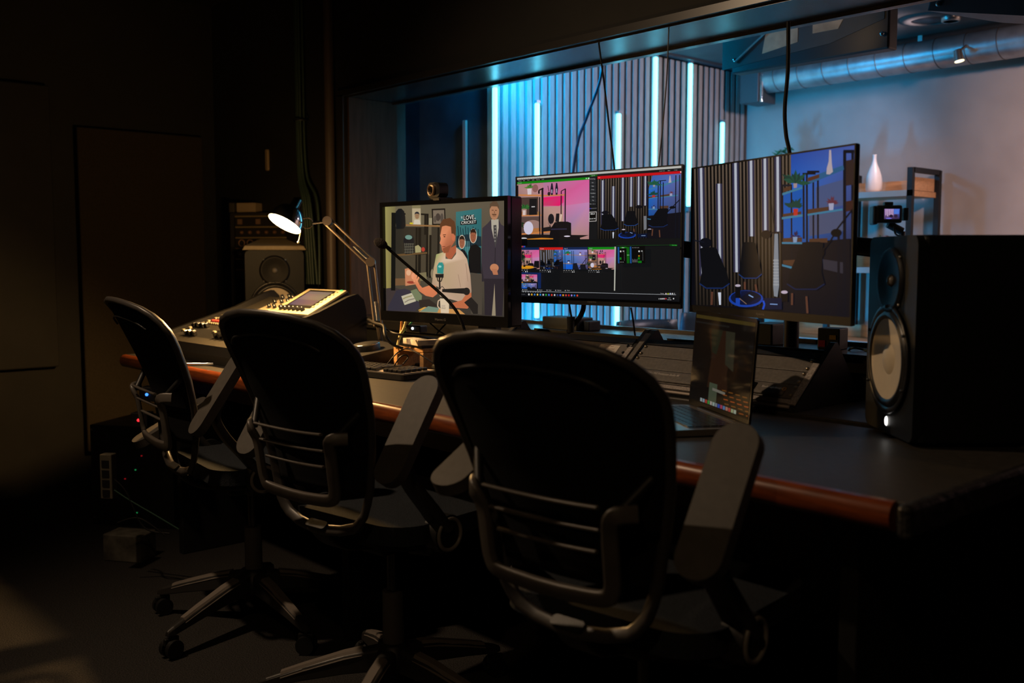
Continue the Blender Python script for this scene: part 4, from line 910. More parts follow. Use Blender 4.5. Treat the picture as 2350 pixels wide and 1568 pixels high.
def paint_mid(p):
    p.unit([(0, 0), (1, 0), (1, 1), (0, 1)], (17, 18, 20))
    T = lambda f, y0, y1: y0 + (y1 - y0) * f
    p.poly([(90, 228), (1722, 100), (1722, 122), (90, 246)], (176, 176, 170)); [p.line((102 + 22 * k, 240 - 1.7 * k), (116 + 22 * k, 239 - 1.7 * k), 5, (120, 120, 120)) for k in range(10)]
    p.poly([(90, 246), (1722, 122), (1722, 152), (90, 270)], (22, 22, 24))
    for x, s_ in ((103, 'Preset'), (148, 'New'), (188, 'Open'), (235, 'Save'), (275, 'Save As'), (330, 'Last')):
        y = 262 - (x - 90) * .076; p.text(s_, (x, y), (x + 7 * len(s_) * .55 + 6, y - 2), 9, (170, 170, 170))
    for x, s_, e in ((1492, 'Overlay Audio', 1548), (1578, 'Basic', 1602), (1640, 'Settings', 1674)): p.text(s_, (x, 260 - (x - 90) * .0765 + 8), (e, 260 - (e - 90) * .0765 + 8), 9, (180, 180, 180))
    p.poly([(90, 268), (800, 216), (800, 240), (90, 288)], (14, 124, 14)); p.text('Output', (95, 284), (135, 281), 10, (190, 220, 190))
    for x in (760, 780): p.quad(x, 224, x + 12, 236, (150, 210, 150))
    p.ell(794, 228, 5, 8, (230, 240, 230))
    p.poly([(876, 208), (1718, 152), (1718, 176), (876, 236)], (190, 12, 22)); p.text('Live', (884, 226), (902, 224), 9, (240, 190, 190)); p.ell(1709, 163, 6, 7, (240, 220, 220))
    p.poly([(800, 195), (876, 190), (876, 207), (800, 213)], (10, 84, 14)); p.text('Quick Mix', (818, 208), (854, 205), 9, (190, 220, 190))
    pink_scene(p, (88, 290), (800, 240), (780, 830), (80, 832))
    blue_scene(p, (876, 240), (1716, 178), (1700, 820), (862, 828), 0)
    p.poly([(80, 832), (1700, 824), (1694, 895), (76, 908)], (17, 18, 19))
    p.poly([(80, 838), (180, 836), (180, 890), (78, 892)], (6, 6, 8)); p.ell(146, 820, 32, 10, (206, 204, 206)); p.poly([(114, 822), (180, 822), (176, 850), (116, 850)], (8, 8, 8))
    # middle buttons
    p.poly([(802, 214), (872, 210), (866, 830), (790, 830)], (20, 21, 23))
    for k, s_ in enumerate(('Quick Play', 'Cut', 'Fade', 'Merge', 'CrossZoom', 'Fade', 'Stg')):
        y = 222 + k * 35; p.quad(804, y, 864, y + 30, (38, 40, 44)); w_ = 5.2 * len(s_); p.text(s_, (834 - w_ / 2, y + 18), (834 + w_ / 2, y + 18), 9, (190, 190, 190))
    for k in range(4): p.quad(802 + 15 * k, 470, 812 + 15 * k, 492, (36, 38, 42)); p.text(str(k + 1), (805 + 15 * k, 486), (809 + 15 * k, 486), 9, (200, 200, 200))
    p.line((798, 527), (868, 523), 4, (120, 120, 120)); p.line((798, 527), (815, 526), 6, (60, 60, 190))
    p.poly([(794, 560), (868, 556), (864, 652), (790, 656)], (190, 184, 180)); p.poly([(798, 566), (863, 562), (859, 647), (795, 650)], (8, 8, 8)); p.text('00.0', (808, 588), (848, 586), 17, (230, 230, 226)); p.text('03:40 PM', (798, 634), (854, 632), 12, (220, 220, 216))
    # colour squares
    for k, c in enumerate(((150, 20, 20), (20, 110, 20), (200, 110, 20), (150, 40, 130), (30, 90, 190))): p.quad(88 + 15 * k, 892, 100 + 15 * k, 905, c)
    p.poly([(76, 912), (1050, 902), (1050, 909), (76, 918)], (24, 30, 34))
    # thumbnails
    cells = [(72, 296, (18, 36, 76), 'Camera 2'), (300, 532, (196, 28, 24), 'Live'), (536, 776, (18, 36, 76), 'Cam 3'), (784, 1048, (16, 130, 20), 'Output')]
    for i, (x0, x1, c, s_) in enumerate(cells):
        yo = (x0 - 72) * .006
        p.quad(x0, 908, x1, 932, c); p.text(s_, (x0 + 12, 926), (x0 + 44, 925), 9, (200, 206, 214))
        y1 = 1118 + (x0 - 72) * .014
        if i in (0, 3): pink_scene(p, (x0, 932), (x1, 932), (x1, y1 + 3), (x0, y1))
        else: blue_scene(p, (x0, 932), (x1, 932), (x1, y1 + 3), (x0, y1), 0 if i == 1 else 1)
        if i == 0:
            p.leaves(110, 1000, 70, (40, 60, 36), 12, 9, False); p.leaves(130, 980, 60, (20, 34, 22), 12, 19, False); p.ell(175, 1102, 70, 16, (206, 140, 30)); p.poly([(75, 1040), (130, 1050), (120, 1118), (72, 1118)], (14, 14, 16)); p.poly([(250, 1040), (296, 1040), (296, 1110), (240, 1100)], (20, 18, 20)); p.ell(150, 1090, 12, 8, (10, 10, 12))
        for k in range(5):
            p.quad(x0 + 2 + k * 24, y1 + 10, x0 + 14 + k * 24, y1 + 15, (160, 160, 160)); p.quad(x0 + 4 + k * 20, y1 + 24, x0 + 8 + k * 20, y1 + 31, (120, 120, 120))
        p.ell(x0 + 90, y1 + 28, 5, 5, (220, 220, 220)); p.ell(x0 + 106, y1 + 28, 4, 5, (220, 220, 220))
    p.poly([(64, 1148), (320, 1158), (316, 1312), (286, 1312), (286, 1172), (64, 1166)], (18, 36, 84)); p.text('Quad PIP', (80, 1163), (112, 1164), 9, (200, 206, 214))
    pink_scene(p, (64, 1170), (170, 1172), (170, 1244), (63, 1242)); pink_scene(p, (170, 1172), (284, 1175), (283, 1247), (170, 1244))
    blue_scene(p, (63, 1258), (130, 1259), (130, 1310), (62, 1308), 0); blue_scene(p, (130, 1259), (283, 1262), (282, 1313), (130, 1310), 1); p.line((64, 1250), (150, 1252), 9, (206, 140, 40))
    # mixer strip
    p.poly([(1060, 905), (1075, 905), (1058, 1342), (1046, 1342)], (170, 170, 158))
    p.poly([(1085, 905), (1365, 896), (1362, 1070), (1083, 1072)], (6, 6, 7))
    p.quad(1090, 908, 1106, 1070, (24, 76, 140)); p.quad(1212, 905, 1228, 1070, (24, 76, 140)); p.poly([(1112, 908), (1178, 906), (1178, 920), (1112, 922)], (14, 110, 20)); p.text('Master', (1132, 920), (1158, 919), 9, (220, 240, 220))
    for x in (1180, 1194): p.quad(x, 908, x + 11, 1070, (12, 96, 18))
    p.quad(1110, 1012, 1127, 1034, (14, 120, 22)); p.quad(1292, 1012, 1310, 1034, (14, 120, 22)); p.quad(1292, 1046, 1328, 1068, (12, 110, 20)); p.ell(1303, 998, 8, 7, (190, 130, 20))
    for x in (1155, 1340):
        for k in range(8): p.quad(x, 960 + k * 11, x + 3, 966 + k * 11, (120, 120, 120))
    for x in (1121, 1305): p.ell(x, 952, 7, 9, (220, 220, 220)); p.quad(x + 20, 944, x + 36, 956, (150, 150, 150))
    for k in range(5): p.quad(1240 + k * 15, 912, 1243 + k * 15, 920, (190, 190, 190)); p.quad(1238 + k * 11, 1028 + (k % 2) * 8, 1241 + k * 11, 1062, (130, 130, 130))
    for k in range(3): p.ell(1118 + 14 * k, 1058, 3, 4, (150, 150, 150))
    p.quad(1186, 984, 1190, 994, (170, 230, 170)); p.quad(1200, 984, 1204, 994, (170, 230, 170))
    p.poly([(1080, 896), (1690, 888), (1690, 890), (1080, 898)], (20, 90, 24)); p.poly([(1612, 884), (1690, 886), (1690, 902), (1612, 900)], (10, 70, 16)); p.text('Audio Mixer', (1636, 898), (1686, 899), 10, (70, 200, 80))
    # lower rows
    for x, s_, e in ((72, 'Add Input', 105), (165, 'Record', 192), (310, 'External', 338), (402, 'Stream', 428), (486, 'MultiCorder', 526), (582, 'Playlist', 610)):
        y = 1324 + (x - 72) * .03; p.text(s_, (x, y), (e, y + 1), 9, (190, 190, 190)); p.quad(x - 20, y - 8, x - 12, y, (190, 190, 190))
    p.poly([(62, 1332), (1670, 1388), (1670, 1391), (62, 1335)], (176, 180, 186)); p.text('1080p59 EX', (66, 1344), (90, 1345), 9, (30, 170, 40)); [p.line((98 + 24 * k, 1341 + .9 * k), (112 + 24 * k, 1341.5 + .9 * k), 5, (150, 150, 150)) for k in range(10)]
    p.poly([(62, 1350), (1670, 1394), (1680, 1452), (62, 1380)], (15, 16, 19))
    p.poly([(66, 1358), (76, 1358), (76, 1370), (66, 1370)], (210, 214, 220)); p.text('Type here to search', (92, 1371), (172, 1374), 10, (120, 120, 124))
    cs = [(200, 200, 200), (214, 160, 40), (60, 120, 190), (220, 180, 70), (40, 130, 200), (190, 190, 190), (40, 160, 60), (60, 110, 220), (220, 60, 50), (190, 190, 190), (40, 60, 120), (60, 90, 230), (220, 150, 50), (200, 60, 60), (200, 20, 30), (150, 120, 200), (30, 110, 190), (220, 70, 50)]
    for k, c in enumerate(cs): p.ell(208 + k * 28, 1370 + k * .95, 8, 10, c, 10)
    p.text('Preview', (1515, 1378), (1548, 1380), 9, (190, 190, 190))
    for x, c in ((1570, (210, 190, 190)), (1592, (170, 190, 40)), (1613, (200, 210, 230)), (1634, (200, 200, 200)), (1655, (120, 120, 120))): p.ell(x, 1378, 7, 8, c, 10)
    for x, c in ((1500, (150, 150, 150)), (1518, (200, 200, 200)), (1534, (200, 200, 200)), (1550, (220, 200, 200)), (1568, (210, 60, 70)), (1646, (220, 220, 220))): p.ell(x, 1428, 6, 7, c, 10)
    p.text('15:40', (1595, 1424), (1614, 1425), 8, (190, 190, 190)); p.text('24/01/2024', (1582, 1440), (1624, 1442), 8, (190, 190, 190))

monitor('monitor', 'older square-cornered monitor showing a seated man in a pale t-shirt, webcam clipped on top', (-2.597, 1.773), (-2.063, 1.831), .916, 1.281, .0135, (.76, 0), [(298, 333), (1333, 227), (1350, 1270), (312, 1240)], paint_left, 'Hanns.G', .05, .030, BLACKG)
monitor('monitor', 'wide monitor showing camera thumbnails with pink and blue room views', (-2.163, 1.950), (-1.592, 1.998), .981, 1.344, .0035, None, [(90, 228), (1722, 100), (1682, 1462), (62, 1385)], paint_mid, 'iiyama', .008, .018, BLACK, .03, .005)
monitor('monitor', 'tallest monitor beside the big speaker showing a dark slat wall, chairs and blue shelves', (-1.587, 2.027), (-1.031, 1.834), .973, 1.336, .0035, None, [(118, 270), (1362, 97), (1328, 1442), (85, 1345)], paint_right, 'iiyama', .008, .018, BLACK, .03, .005)
# ------------------------------------------------------------------ twin monitor arm behind the racks
pp = on_y(1815, 800, 2.302)
t = thing('monitor_stand', 'black twin monitor arm post standing behind the tallest monitor', 'monitor arm', (pp.x, 2.302, DZ + .008))
MB().cyl((0, 0, 0), (0, 0, .42), .02, n=20).build('post', BLACK, t)
MB().box((0, 0, .006), (.12, .042, .012)).build('clamp_base', BLACK, t, bevel=.003)
def armseg(a, b_, nm='arm_link'): MB().tube([a, b_], 1, sec=[(x, y) for x, y in rrect(.028, .045, .008, 3)]).build(nm, BLACK, t)
mR = Vector((-1.292 - pp.x, 2.010 - 2.302, .39)); mM = Vector((-1.865 - pp.x, 2.052 - 2.302, .40))
armseg((0, 0, .38), (mR.x * .6 + .05, mR.y * .5, .38)); armseg((mR.x * .6 + .05, mR.y * .5, .38), tuple(mR))
armseg((0, 0, .34), (mM.x * .45, -.03, .36)); armseg((mM.x * .45, -.03, .36), tuple(mM))
for q in (mR, mM): MB().box(tuple(q), (.09, .02, .09)).build('mount_plate', BLACK, t, bevel=.004)
armseg((0, .0, .40), (.30, -.02, .37)); 
# ------------------------------------------------------------------ studio speakers
CONE = mat('cream_cone', (.78, .66, .48), .6, noise=.05, scale=30)
BOXV = mat('black_vinyl_box', (.014, .015, .016), .45, spec=.3, noise=.2, scale=200, bump=.06)
def speaker(label, loc, rz, S=1.0, led_on=False, w_=.25, h_=.39, d_=.30):
    t = thing('studio_speaker', label, 'speaker', loc, rz, 'white coned studio speakers at both ends of the desk')
    t.scale = (S, S, S)
    MB().box((0, d_ / 2 + .012, h_ / 2), (w_, d_, h_)).build('cabinet', BOXV, t, bevel=.008)
    fb = MB(); fb.prism(rrect(w_, h_, .02, 6, 0, h_ / 2), 0, .022, M=Matrix(((1, 0, 0, 0), (0, 0, -1, .022), (0, 1, 0, 0), (0, 0, 0, 1))))
    fb.build('front_baffle', mat('baffle_satin', (.013, .015, .017), .5, spec=.22, noise=.1, scale=200), t, bevel=.005)
    FM = lambda z, y=0.0: Matrix(((1, 0, 0, 0), (0, 0, -1, y), (0, 1, 0, z), (0, 0, 0, 1)))     # lathe axis towards the front
    wz, tz = .148, .303
    MB(FM(wz)).lathe([(.095, .002), (.108, .004), (.109, .006), (.104, .008), (.098, .006), (.092, .002)], 48).build('woofer_ring', mat('ring_satin', (.018, .018, .02), .32), t)
    MB(FM(wz)).lathe([(.097, .003), (.091, .010), (.084, .009), (.079, .005)], 48).build('rubber_surround', mat('rubber_black', (.012, .012, .012), .35), t)
    MB(FM(wz)).lathe([(.080, .0065), (.065, .0045), (.048, .0025), (.030, .0008)], 48).build('woofer_cone', CONE, t, label='cream white cone')
    MB(FM(wz)).lathe([(.031, .0008), (.026, .004), (.015, .0075), (.0001, .009)], 40).build('dust_cap', CONE, t)
    MB(FM(tz)).lathe([(.066, .001), (.062, .008), (.054, .007), (.034, .002), (.018, .0008), (.0001, .0006)], 40).build('tweeter_horn', mat('horn_satin', (.007, .007, .008), .5, spec=.2), t)
    MB(FM(tz)).ball((0, 0, .001), .012, 16, 8, (1, 1, .7)).build('tweeter_dome', mat('tweeter_dome_grey', (.2, .18, .16), .35), t)
    for sx in (-1, 1):
        for sz in (-1, 1):
            MB(FM(tz + sz * .046)).lathe([(.0035, .002), (.003, .005), (.0001, .005)], 10, Matrix.Translation((sx * .046, 0, 0))).build('screw', STEEL, t)
    for k in range(6):
        a = pi / 6 + k * pi / 3
        MB(FM(wz)).lathe([(.0035, .004), (.003, .0115), (.0001, .0115)], 10, Matrix.Translation((cos(a) * .1045, sin(a) * .1045, 0))).build('screw', BLACK, t)
    MB(FM(.024, -.0015)).lathe([(.006, .0), (.005, .002), (.0001, .002)], 16, Matrix.Diagonal((1, 1.6, 1, 1))).build('power_led', mat('power_light', (1, 1, 1), .4, emis=(1, .96, .9), estr=3) if led_on else BLACKG, t)
    return t
a = on_z(1985, 973, DZ + .005); b_ = on_z(2092, 1024, DZ + .005)
mid = (a + b_) / 2; ang = atan2(b_.y - a.y, b_.x - a.x)
speaker('big black studio speaker with cream cone and glowing light at the open desk end', (mid.x, mid.y, DZ + .008), ang, (b_ - a).length / .25 * 1.0, True)
sl = at_d(632, 700, 4.30)
speaker('black studio speaker with cream cone standing behind the mixing desk', (sl.x, sl.y, .756), radians(64), .99)
# pedestal under the far speaker
t = thing('speaker_pedestal', 'black pedestal carrying the speaker behind the mixing desk', 'speaker stand', (sl.x - .15, sl.y + .03, 0), radians(64))
MB().box((0, .0, .745), (.28, .30, .020)).build('top_plate', BLACK, t, bevel=.003)
MB().box((0, 0, .38), (.16, .18, .71)).build('column', BLACK, t)
MB().box((0, 0, .012), (.28, .30, .024)).build('base_plate', BLACK, t, bevel=.003)
# shallow beige tray on top of it
tr_ = MB(TR(rz=radians(64))).add([(-.135, -.10, 0), (.135, -.10, 0), (.135, .12, 0), (-.135, .12, 0), (-.125, -.10, .018), (.125, -.10, .018), (.06, .10, .052), (-.05, .10, .052)],
    [(3, 2, 1, 0), (0, 1, 5, 4), (1, 2, 6, 5), (2, 3, 7, 6), (3, 0, 4, 7), (4, 5, 6, 7)])
tt = tr_.build('wedge_tray', mat('beige_tray', (.42, .34, .22), .7, noise=.1, scale=30), bevel=.003, loc=(sl.x - .1, sl.y + .05, .756 + .388))
tag(tt, 'flat beige wedge-shaped tray lying on top of the speaker behind the mixing desk', 'tray')

# ------------------------------------------------------------------ equipment rack behind it
rk0 = at_d(528, 500, 4.75); rk1 = at_d(768, 500, 4.62)
rz = atan2(rk1.y - rk0.y, rk1.x - rk0.x); RWd = (rk1 - rk0).length
rtop = at_d(640, 488, 4.7).z
t = thing('equipment_rack', 'tall black equipment rack with rows of knobs against the side wall', 'equipment rack', (rk0.x, rk0.y, 0), rz)
c_ = MB(); c_.box((.01, .2, rtop / 2), (.02, .4, rtop)).box((RWd - .01, .2, rtop / 2), (.02, .4, rtop)).box((RWd / 2, .2, rtop - .01), (RWd - .04, .4, .02)).box((RWd / 2, .39, rtop / 2), (RWd - .04, .02, rtop - .04)).box((RWd / 2, .2, .03), (RWd - .04, .4, .06))
c_.build('cabinet', mat('rack_case', (.02, .018, .015), .6), t)
GOLD = mat('olive_trim', (.30, .23, .11), .5, .3)
z = rtop - .018
for u in range(6):
    f_ = MB().box((RWd / 2, .012, z - .024), (RWd - .05, .02, .044)).build('rack_unit', mat('unit_black', (.02, .018, .016), .45), t, bevel=.001)
    MB().box((RWd / 2 if u < 3 else .07, .0, z + .001), (RWd - .055 if u < 3 else .09, .008, .006)).build('trim_bar', GOLD, f_)
    if u == 0:
        for k in range(4): 
            MB().box((.052 + k * .095, -.001, z - .024), (.022, .006, .024)).build('meter_window', mat('meter_print', (.22, .13, .08), .5), f_)
    elif u == 1:
        for k in range(9): MB(Matrix(((1, 0, 0, .06 + k * .043), (0, 0, -1, .002), (0, 1, 0, z - .024), (0, 0, 0, 1)))).lathe([(.008, 0), (.007, .012), (.0001, .013)], 14).build('knob', mat('brown_knob', (.20, .10, .05), .5), f_)
    elif u == 2:
        for k in range(9):
            MB(Matrix(((1, 0, 0, .058 + k * .044), (0, 0, -1, .002), (0, 1, 0, z - .024), (0, 0, 0, 1)))).lathe([(.0165, 0), (.0165, .003), (.014, .003), (.014, 0)], 24).build('dial_ring', mat('dial_print', (.42, .24, .14), .5), f_)
    elif u == 3:
        MB(Matrix(((1, 0, 0, .058), (0, 0, -1, .002), (0, 1, 0, z - .024), (0, 0, 0, 1)))).lathe([(.018, 0), (.018, .006), (.013, .006), (.012, .002), (.0001, .002)], 24).build('round_socket', mat('socket_brown', (.16, .11, .08), .4, .5), f_)
    z -= .0505
bx = at_d(561, 484, 4.78)
o = MB(TR(rz=rz)).box((0, .08, .026), (.10, .13, .05)).build('card_box', mat('tan_card', (.36, .27, .17), .8, noise=.06, scale=20), bevel=.002, loc=(bx.x, bx.y, rtop)); tag(o, 'small tan cardboard box on top of the equipment rack', 'box')
o = MB(TR(rz=rz)).box((0, .06, .027), (.028, .10, .05)).build('power_adapter', mat('dark_olive', (.05, .045, .03), .7), bevel=.003, loc=(bx.x - .075 * cos(rz), bx.y - .075 * sin(rz), rtop)); tag(o, 'dark little adapter box beside the tan box on the rack', 'adapter')

# vertical pipe, cable bundle and wall plate
a = on_y(750, 20, WY0 - .04)
o = MB().cyl((0, 0, 0), (0, 0, CH), .021, n=20).build('wall_pipe', mat('brown_pipe', (.10, .075, .06), .5), loc=(a.x, WY0 - .035, 0)); tag(o, 'brown vertical pipe running from floor to ceiling beside the window end', 'pipe')
a = on_y(685, 60, WY0 - .05); bq = on_y(712, 470, WY0 - .06)
t = thing('cable_bundle', 'green-black bundle of cables hanging down the wall past the equipment rack', 'cable', (0, 0, 0))
rn = random.Random(4)
for k in range(7):
    ox, oy = rn.uniform(-.022, .022), rn.uniform(-.012, .012)
    pts = smooth_path([(a.x + ox, WY0 - .05 + oy, CH), (a.x + ox, WY0 - .05 + oy, 1.9), (a.x + ox * 1.2 + .01, WY0 - .05 + oy, 1.5), (bq.x + ox * 2, WY0 - .06 + oy * 2, bq.z), (bq.x + ox * 3 + .03, WY0 - .07, bq.z - .35)])
    MB().tube(pts, .006, 7).build('cable_strand', mat('green_black_cable', (.03, .055, .04), .5), t)
for zz in (1.72, 1.36): MB().lathe([(.032, -.004), (.034, 0), (.032, .004)], 20, TR((a.x + .004, WY0 - .05, zz))).build('cable_tie', BLACK, t)
a = on_y(614, 343, WY0 - .003); b_ = on_y(614, 392, WY0 - .003)
o = MB().prism(rrect(.020, a.z - b_.z, .009, 5), 0, .01, M=Matrix(((1, 0, 0, 0), (0, 0, 1, -.006), (0, 1, 0, 0), (0, 0, 0, 1)))).build('wall_plate', mat('tan_plate', (.40, .30, .18), .5), loc=(a.x, WY0 - .005, (a.z + b_.z) / 2)); tag(o, 'narrow tan upright plate on the black wall above the equipment rack', 'wall plate')

# ------------------------------------------------------------------ mixing desk
MX0, MX1, MY0 = -3.62, -2.99, 1.485
t = thing('mixing_desk', 'digital mixing desk with faders and tilted colour screen under the lamp', 'mixing desk', (MX0, MY0, DZ + .001))
W = MX1 - MX0
YZ = [(.0, .0), (-.006, .03), (.0, .062), (.30, .150), (.44, .205), (.47, .20), (.48, .0)]
Mx = lambda x: Matrix(((0, 0, 1, x), (1, 0, 0, 0), (0, 1, 0, 0), (0, 0, 0, 1)))
MB(Mx(.022)).prism(YZ, 0, W - .044).build('body', mat('mixer_grey', (.042, .038, .03), .6, spec=.3, noise=.08, scale=50), t)
YZe = [(-.012, .0), (-.02, .035), (-.008, .078), (.10, .112), (.30, .172), (.42, .222), (.46, .232), (.485, .21), (.495, .17), (.495, .0)]
for x_ in (0, W - .022): MB(Mx(x_)).prism(YZe, 0, .022).build('end_cheek', mat('cheek_black', (.012, .012, .012), .4, spec=.25), t, bevel=.004)
s1 = atan2(.088, .30)
S1 = Matrix.Translation((.022, 0, .0625)) @ Matrix.Rotation(s1, 4, 'X')
FAD = BLACKG; BTN = mat('cream_button', (.45, .40, .27), .5); RBT = mat('red_button', (.75, .08, .06), .5, emis=(.8, .05, .03), estr=.25)
def fader(x, y, n, dx=.0125, lit=None):
    for k in range(n):
        h = .008 + .0035 * ((k * 7 + n) % 3)
        MB(S1).box((x + k * dx, y + .004 * ((k * 5) % 3), .010), (.008, .014, .018)).build('fader_cap', FAD, t, bevel=.002)
for x, y, n in ((.095, .055, 7), (.012, .13, 8), (.325, .06, 9), (.23, .13, 7), (.45, .06, 8), (.50, .15, 5)): fader(x, y, n)
sl_ = MB(S1)
for k in range(42): sl_.box((.02 + k * .0135, .085, .0012), (.0016, .075, .0016))
sl_.build('fader_slots', mat('slot_black', (.01, .01, .01), .5), t)['kind'] = 'stuff'
def button(x, y, m_=BTN, w_=.011, d_=.009): MB(S1).box((x, y, .004), (w_, d_, .008)).build('button', m_, t, bevel=.0015)
for y in (.085, .112, .165, .19, .22, .25): button(.004, y, w_=.015, d_=.010)
for k in range(8): button(.026 + k * .0168, .197, RBT, .013, .010); button(.026 + k * .0168, .222, w_=.012); button(.030 + k * .0168, .172, w_=.010, d_=.006)
for k in range(9): button(.03 + k * .02, .252, w_=.012)
for x, y in ((.235, .10), (.25, .12), (.51, .045), (.30, .165), (.33, .165), (.36, .165), (.40, .20), (.43, .20), (.38, .23), (.42, .25)): button(x, y, w_=.016)
s2 = atan2(.055, .14)
S2 = Matrix.Translation((.150, .315, .1535)) @ Matrix.Rotation(s2, 4, 'X')
MB(S2).box((.095, .072, .004), (.18, .138, .008)).build('knob_field', mat('cream_panel', (.36, .31, .20), .45, noise=.05, scale=40), t, bevel=.002)
for i, (x, y) in enumerate(((.03, .11), (.065, .12), (.10, .115), (.13, .12), (.035, .07), (.08, .075), (.12, .08), (.06, .03), (.10, .03))):
    MB(S2 @ Matrix.Translation((x, y, .008))).lathe([(.0075, 0), (.006, .018), (.0001, .019)], 14).build('knob', BLACKG, t)
# raised screen section
s3 = radians(27)
S3 = Matrix.Translation((.315, .300, .150)) @ Matrix.Rotation(s3, 4, 'X')
MB(S3).box((.13, .085, -.012), (.268, .185, .05)).build('screen_housing', mat('housing_black', (.012, .012, .012), .5, spec=.2), t, bevel=.004)
MB(S3).box((.13, .085, .014), (.262, .178, .006)).build('screen_surround', mat('cream_panel'), t, bevel=.002)
MB(S3).box((.125, .098, .0175), (.185, .128, .0025)).build('screen_bezel', BLACKG, t)
pc = Pic(.158, .100)
pc.unit([(0, 0), (1, 0), (1, 1), (0, 1)], None, [(176, 130, 118), (150, 138, 104), (168, 128, 84), (112, 84, 112)])
for k in range(12): pc.quad(.04 + k * .08, .62, .09 + k * .08, .92, (126 + k * 3, 98, 104)); pc.quad(.055 + k * .08, .3, .075 + k * .08, .58, (186, 160, 126))
pc.quad(.02, .04, .98, .16, (150, 126, 110))
pc.build('lit_screen', picture_mat('mixer_screen', .8), t, S3 @ Matrix.Translation((.125, .100, .019)) @ Matrix.Rotation(-pi / 2, 4, 'X'))
for k in range(7): MB(S3).box((.226, .045 + k * .018, .0185), (.012, .006, .004)).build('button', mat('tan_key', (.35, .28, .18), .5), t)
MB(S3).box((.240, .165, .0185), (.014, .008, .004)).build('button', mat('green_button', (.05, .5, .2), .5, emis=(.05, .6, .25), estr=.5), t, label='small green lit button')
for k in range(6): MB(S3 @ Matrix.Translation((.045 + k * .03, .018, .017))).lathe([(.009, 0), (.008, .016), (.0001, .017)], 16).build('knob', BLACKG, t)
# pen and paper on the far desk end
a = on_z(310, 806, DZ)
o = MB(TR(rz=.3)).prism([(-.06, -.02), (.05, -.025), (.06, .0), (.045, .022), (-.055, .018)], 0, .004).build('paper_note', mat('cream_note', (.70, .55, .35), .7), loc=(a.x + .09, a.y + .05, DZ)); tag(o, 'folded cream paper on the far end of the desk', 'paper')
a = on_z(520, 826, DZ + .012)
o = MB().cyl((-.03, -.05, 0), (.04, .03, 0), .006, n=12).build('silver_pen', CHROME, loc=(a.x + .01, MY0 - .05, DZ + .007)); tag(o, 'silver pen lying before the front edge of the mixing desk', 'pen')

# ------------------------------------------------------------------ desk lamp (articulated)
lb = on_z(878, 812, DZ + .008)
t = thing('desk_lamp', 'lit chrome desk lamp with spring arms leaning over the mixing desk', 'lamp', (lb.x, lb.y, DZ + .008))
def L(px, py, d): return at_d(px, py, d) - Vector((lb.x, lb.y, DZ + .008))
pb = L(868, 748, 3.42); el = L(851, 602, 3.42); sh = L(752, 508, 3.42); nk = L(690, 512, 3.44)
LM = mat('lamp_arm_metal', (.35, .28, .22), .35, .8)
MB().cyl((0, 0, 0), (0, 0, .012), .038, n=28).build('base_clamp', BLACK, t)
MB().cyl((0, 0, .012), tuple(pb), .008, n=12).build('post', LM, t)
off = RGT * .011
for a_, b_ in ((pb, el), (el, sh)):
    for s_ in (-1, 1):
        d_ = (b_ - a_).normalized(); pv = d_.cross(FWD).normalized() * .012 * s_
        MB().cyl(tuple(a_ + pv), tuple(b_ + pv), .0045, n=10).build('arm_rod', LM, t)
    m1 = a_ + (b_ - a_) * .08; m2 = a_ + (b_ - a_) * .38
    sp_ = [(m1 + (m2 - m1) * (i / 120)) + Vector((cos(i * 1.05), sin(i * 1.05), 0)) * .005 for i in range(121)]
    MB().tube(sp_, .0012, 5).build('spring', STEEL, t)
for q in (el, sh): MB().cyl(tuple(q - FWD * .014), tuple(q + FWD * .014), .016, n=20).build('joint', LM, t)
ring = [nk + (RGT * (.022 + .020 * cos(q)) + UP * (.018 * sin(q))) for q in [2 * pi * i / 24 for i in range(24)]]
MB().tube([tuple(v) for v in ring], .0022, 6, closed=True).build('wire_loop', LM, t)
MB().cyl(tuple(sh), tuple(nk + RGT * .042), .005, n=10).build('neck_rod', CHROME, t)
# shade: opening centre and axis (pointing out of the opening)
oc = L(653, 514, 3.40)
ax = (-FWD * .30 + (-RGT * .40 - UP * .87).normalized() * .954).normalized()
Rm = rot_to(ax).to_4x4(); Sh = Matrix.Translation(oc) @ Rm
R_ = .0610
MB(Sh).lathe([(R_, 0), (R_ * 1.0, -.010), (R_ * .93, -.028), (R_ * .74, -.052), (R_ * .45, -.066), (R_ * .28, -.070), (R_ * .26, -.10), (.0001, -.104)], 48).build('lamp_shade', CHROME, t)
MB(Sh).lathe([(R_ * .985, -.001), (R_ * .91, -.028), (R_ * .72, -.050), (R_ * .43, -.063), (.0001, -.066)], 48).build('shade_lining', mat('lamp_white_inside', (.9, .85, .75), .6, emis=(1.0, .78, .45), estr=2.5), t)
MB(Sh).lathe([(.0001, -.008), (R_ * .55, -.010), (R_ * .97, -.003)], 40).build('diffuser', mat('lamp_glow', (1, 1, 1), .5, emis=(1.0, .72, .36), estr=26), t)
pcn = L(690, 534, 3.38); pce = L(685, 556, 3.38)
MB().cyl(tuple(pcn), tuple(pce), .0016, n=8).ball(tuple(pce), .0045, 10, 6).build('pull_chain', mat('brass_chain', (.8, .62, .3), .3, .8), t)
q = Vector((lb.x, lb.y, DZ + .008)) + oc + ax * .02
lamp('desk_lamp_light', 'SPOT', q + ax * .02, 40, WARM, .035, q + ax, cone=3.1, blend=.3)
lamp('desk_lamp_bulb_light', 'POINT', q + ax * .035, 12, WARM, .03)

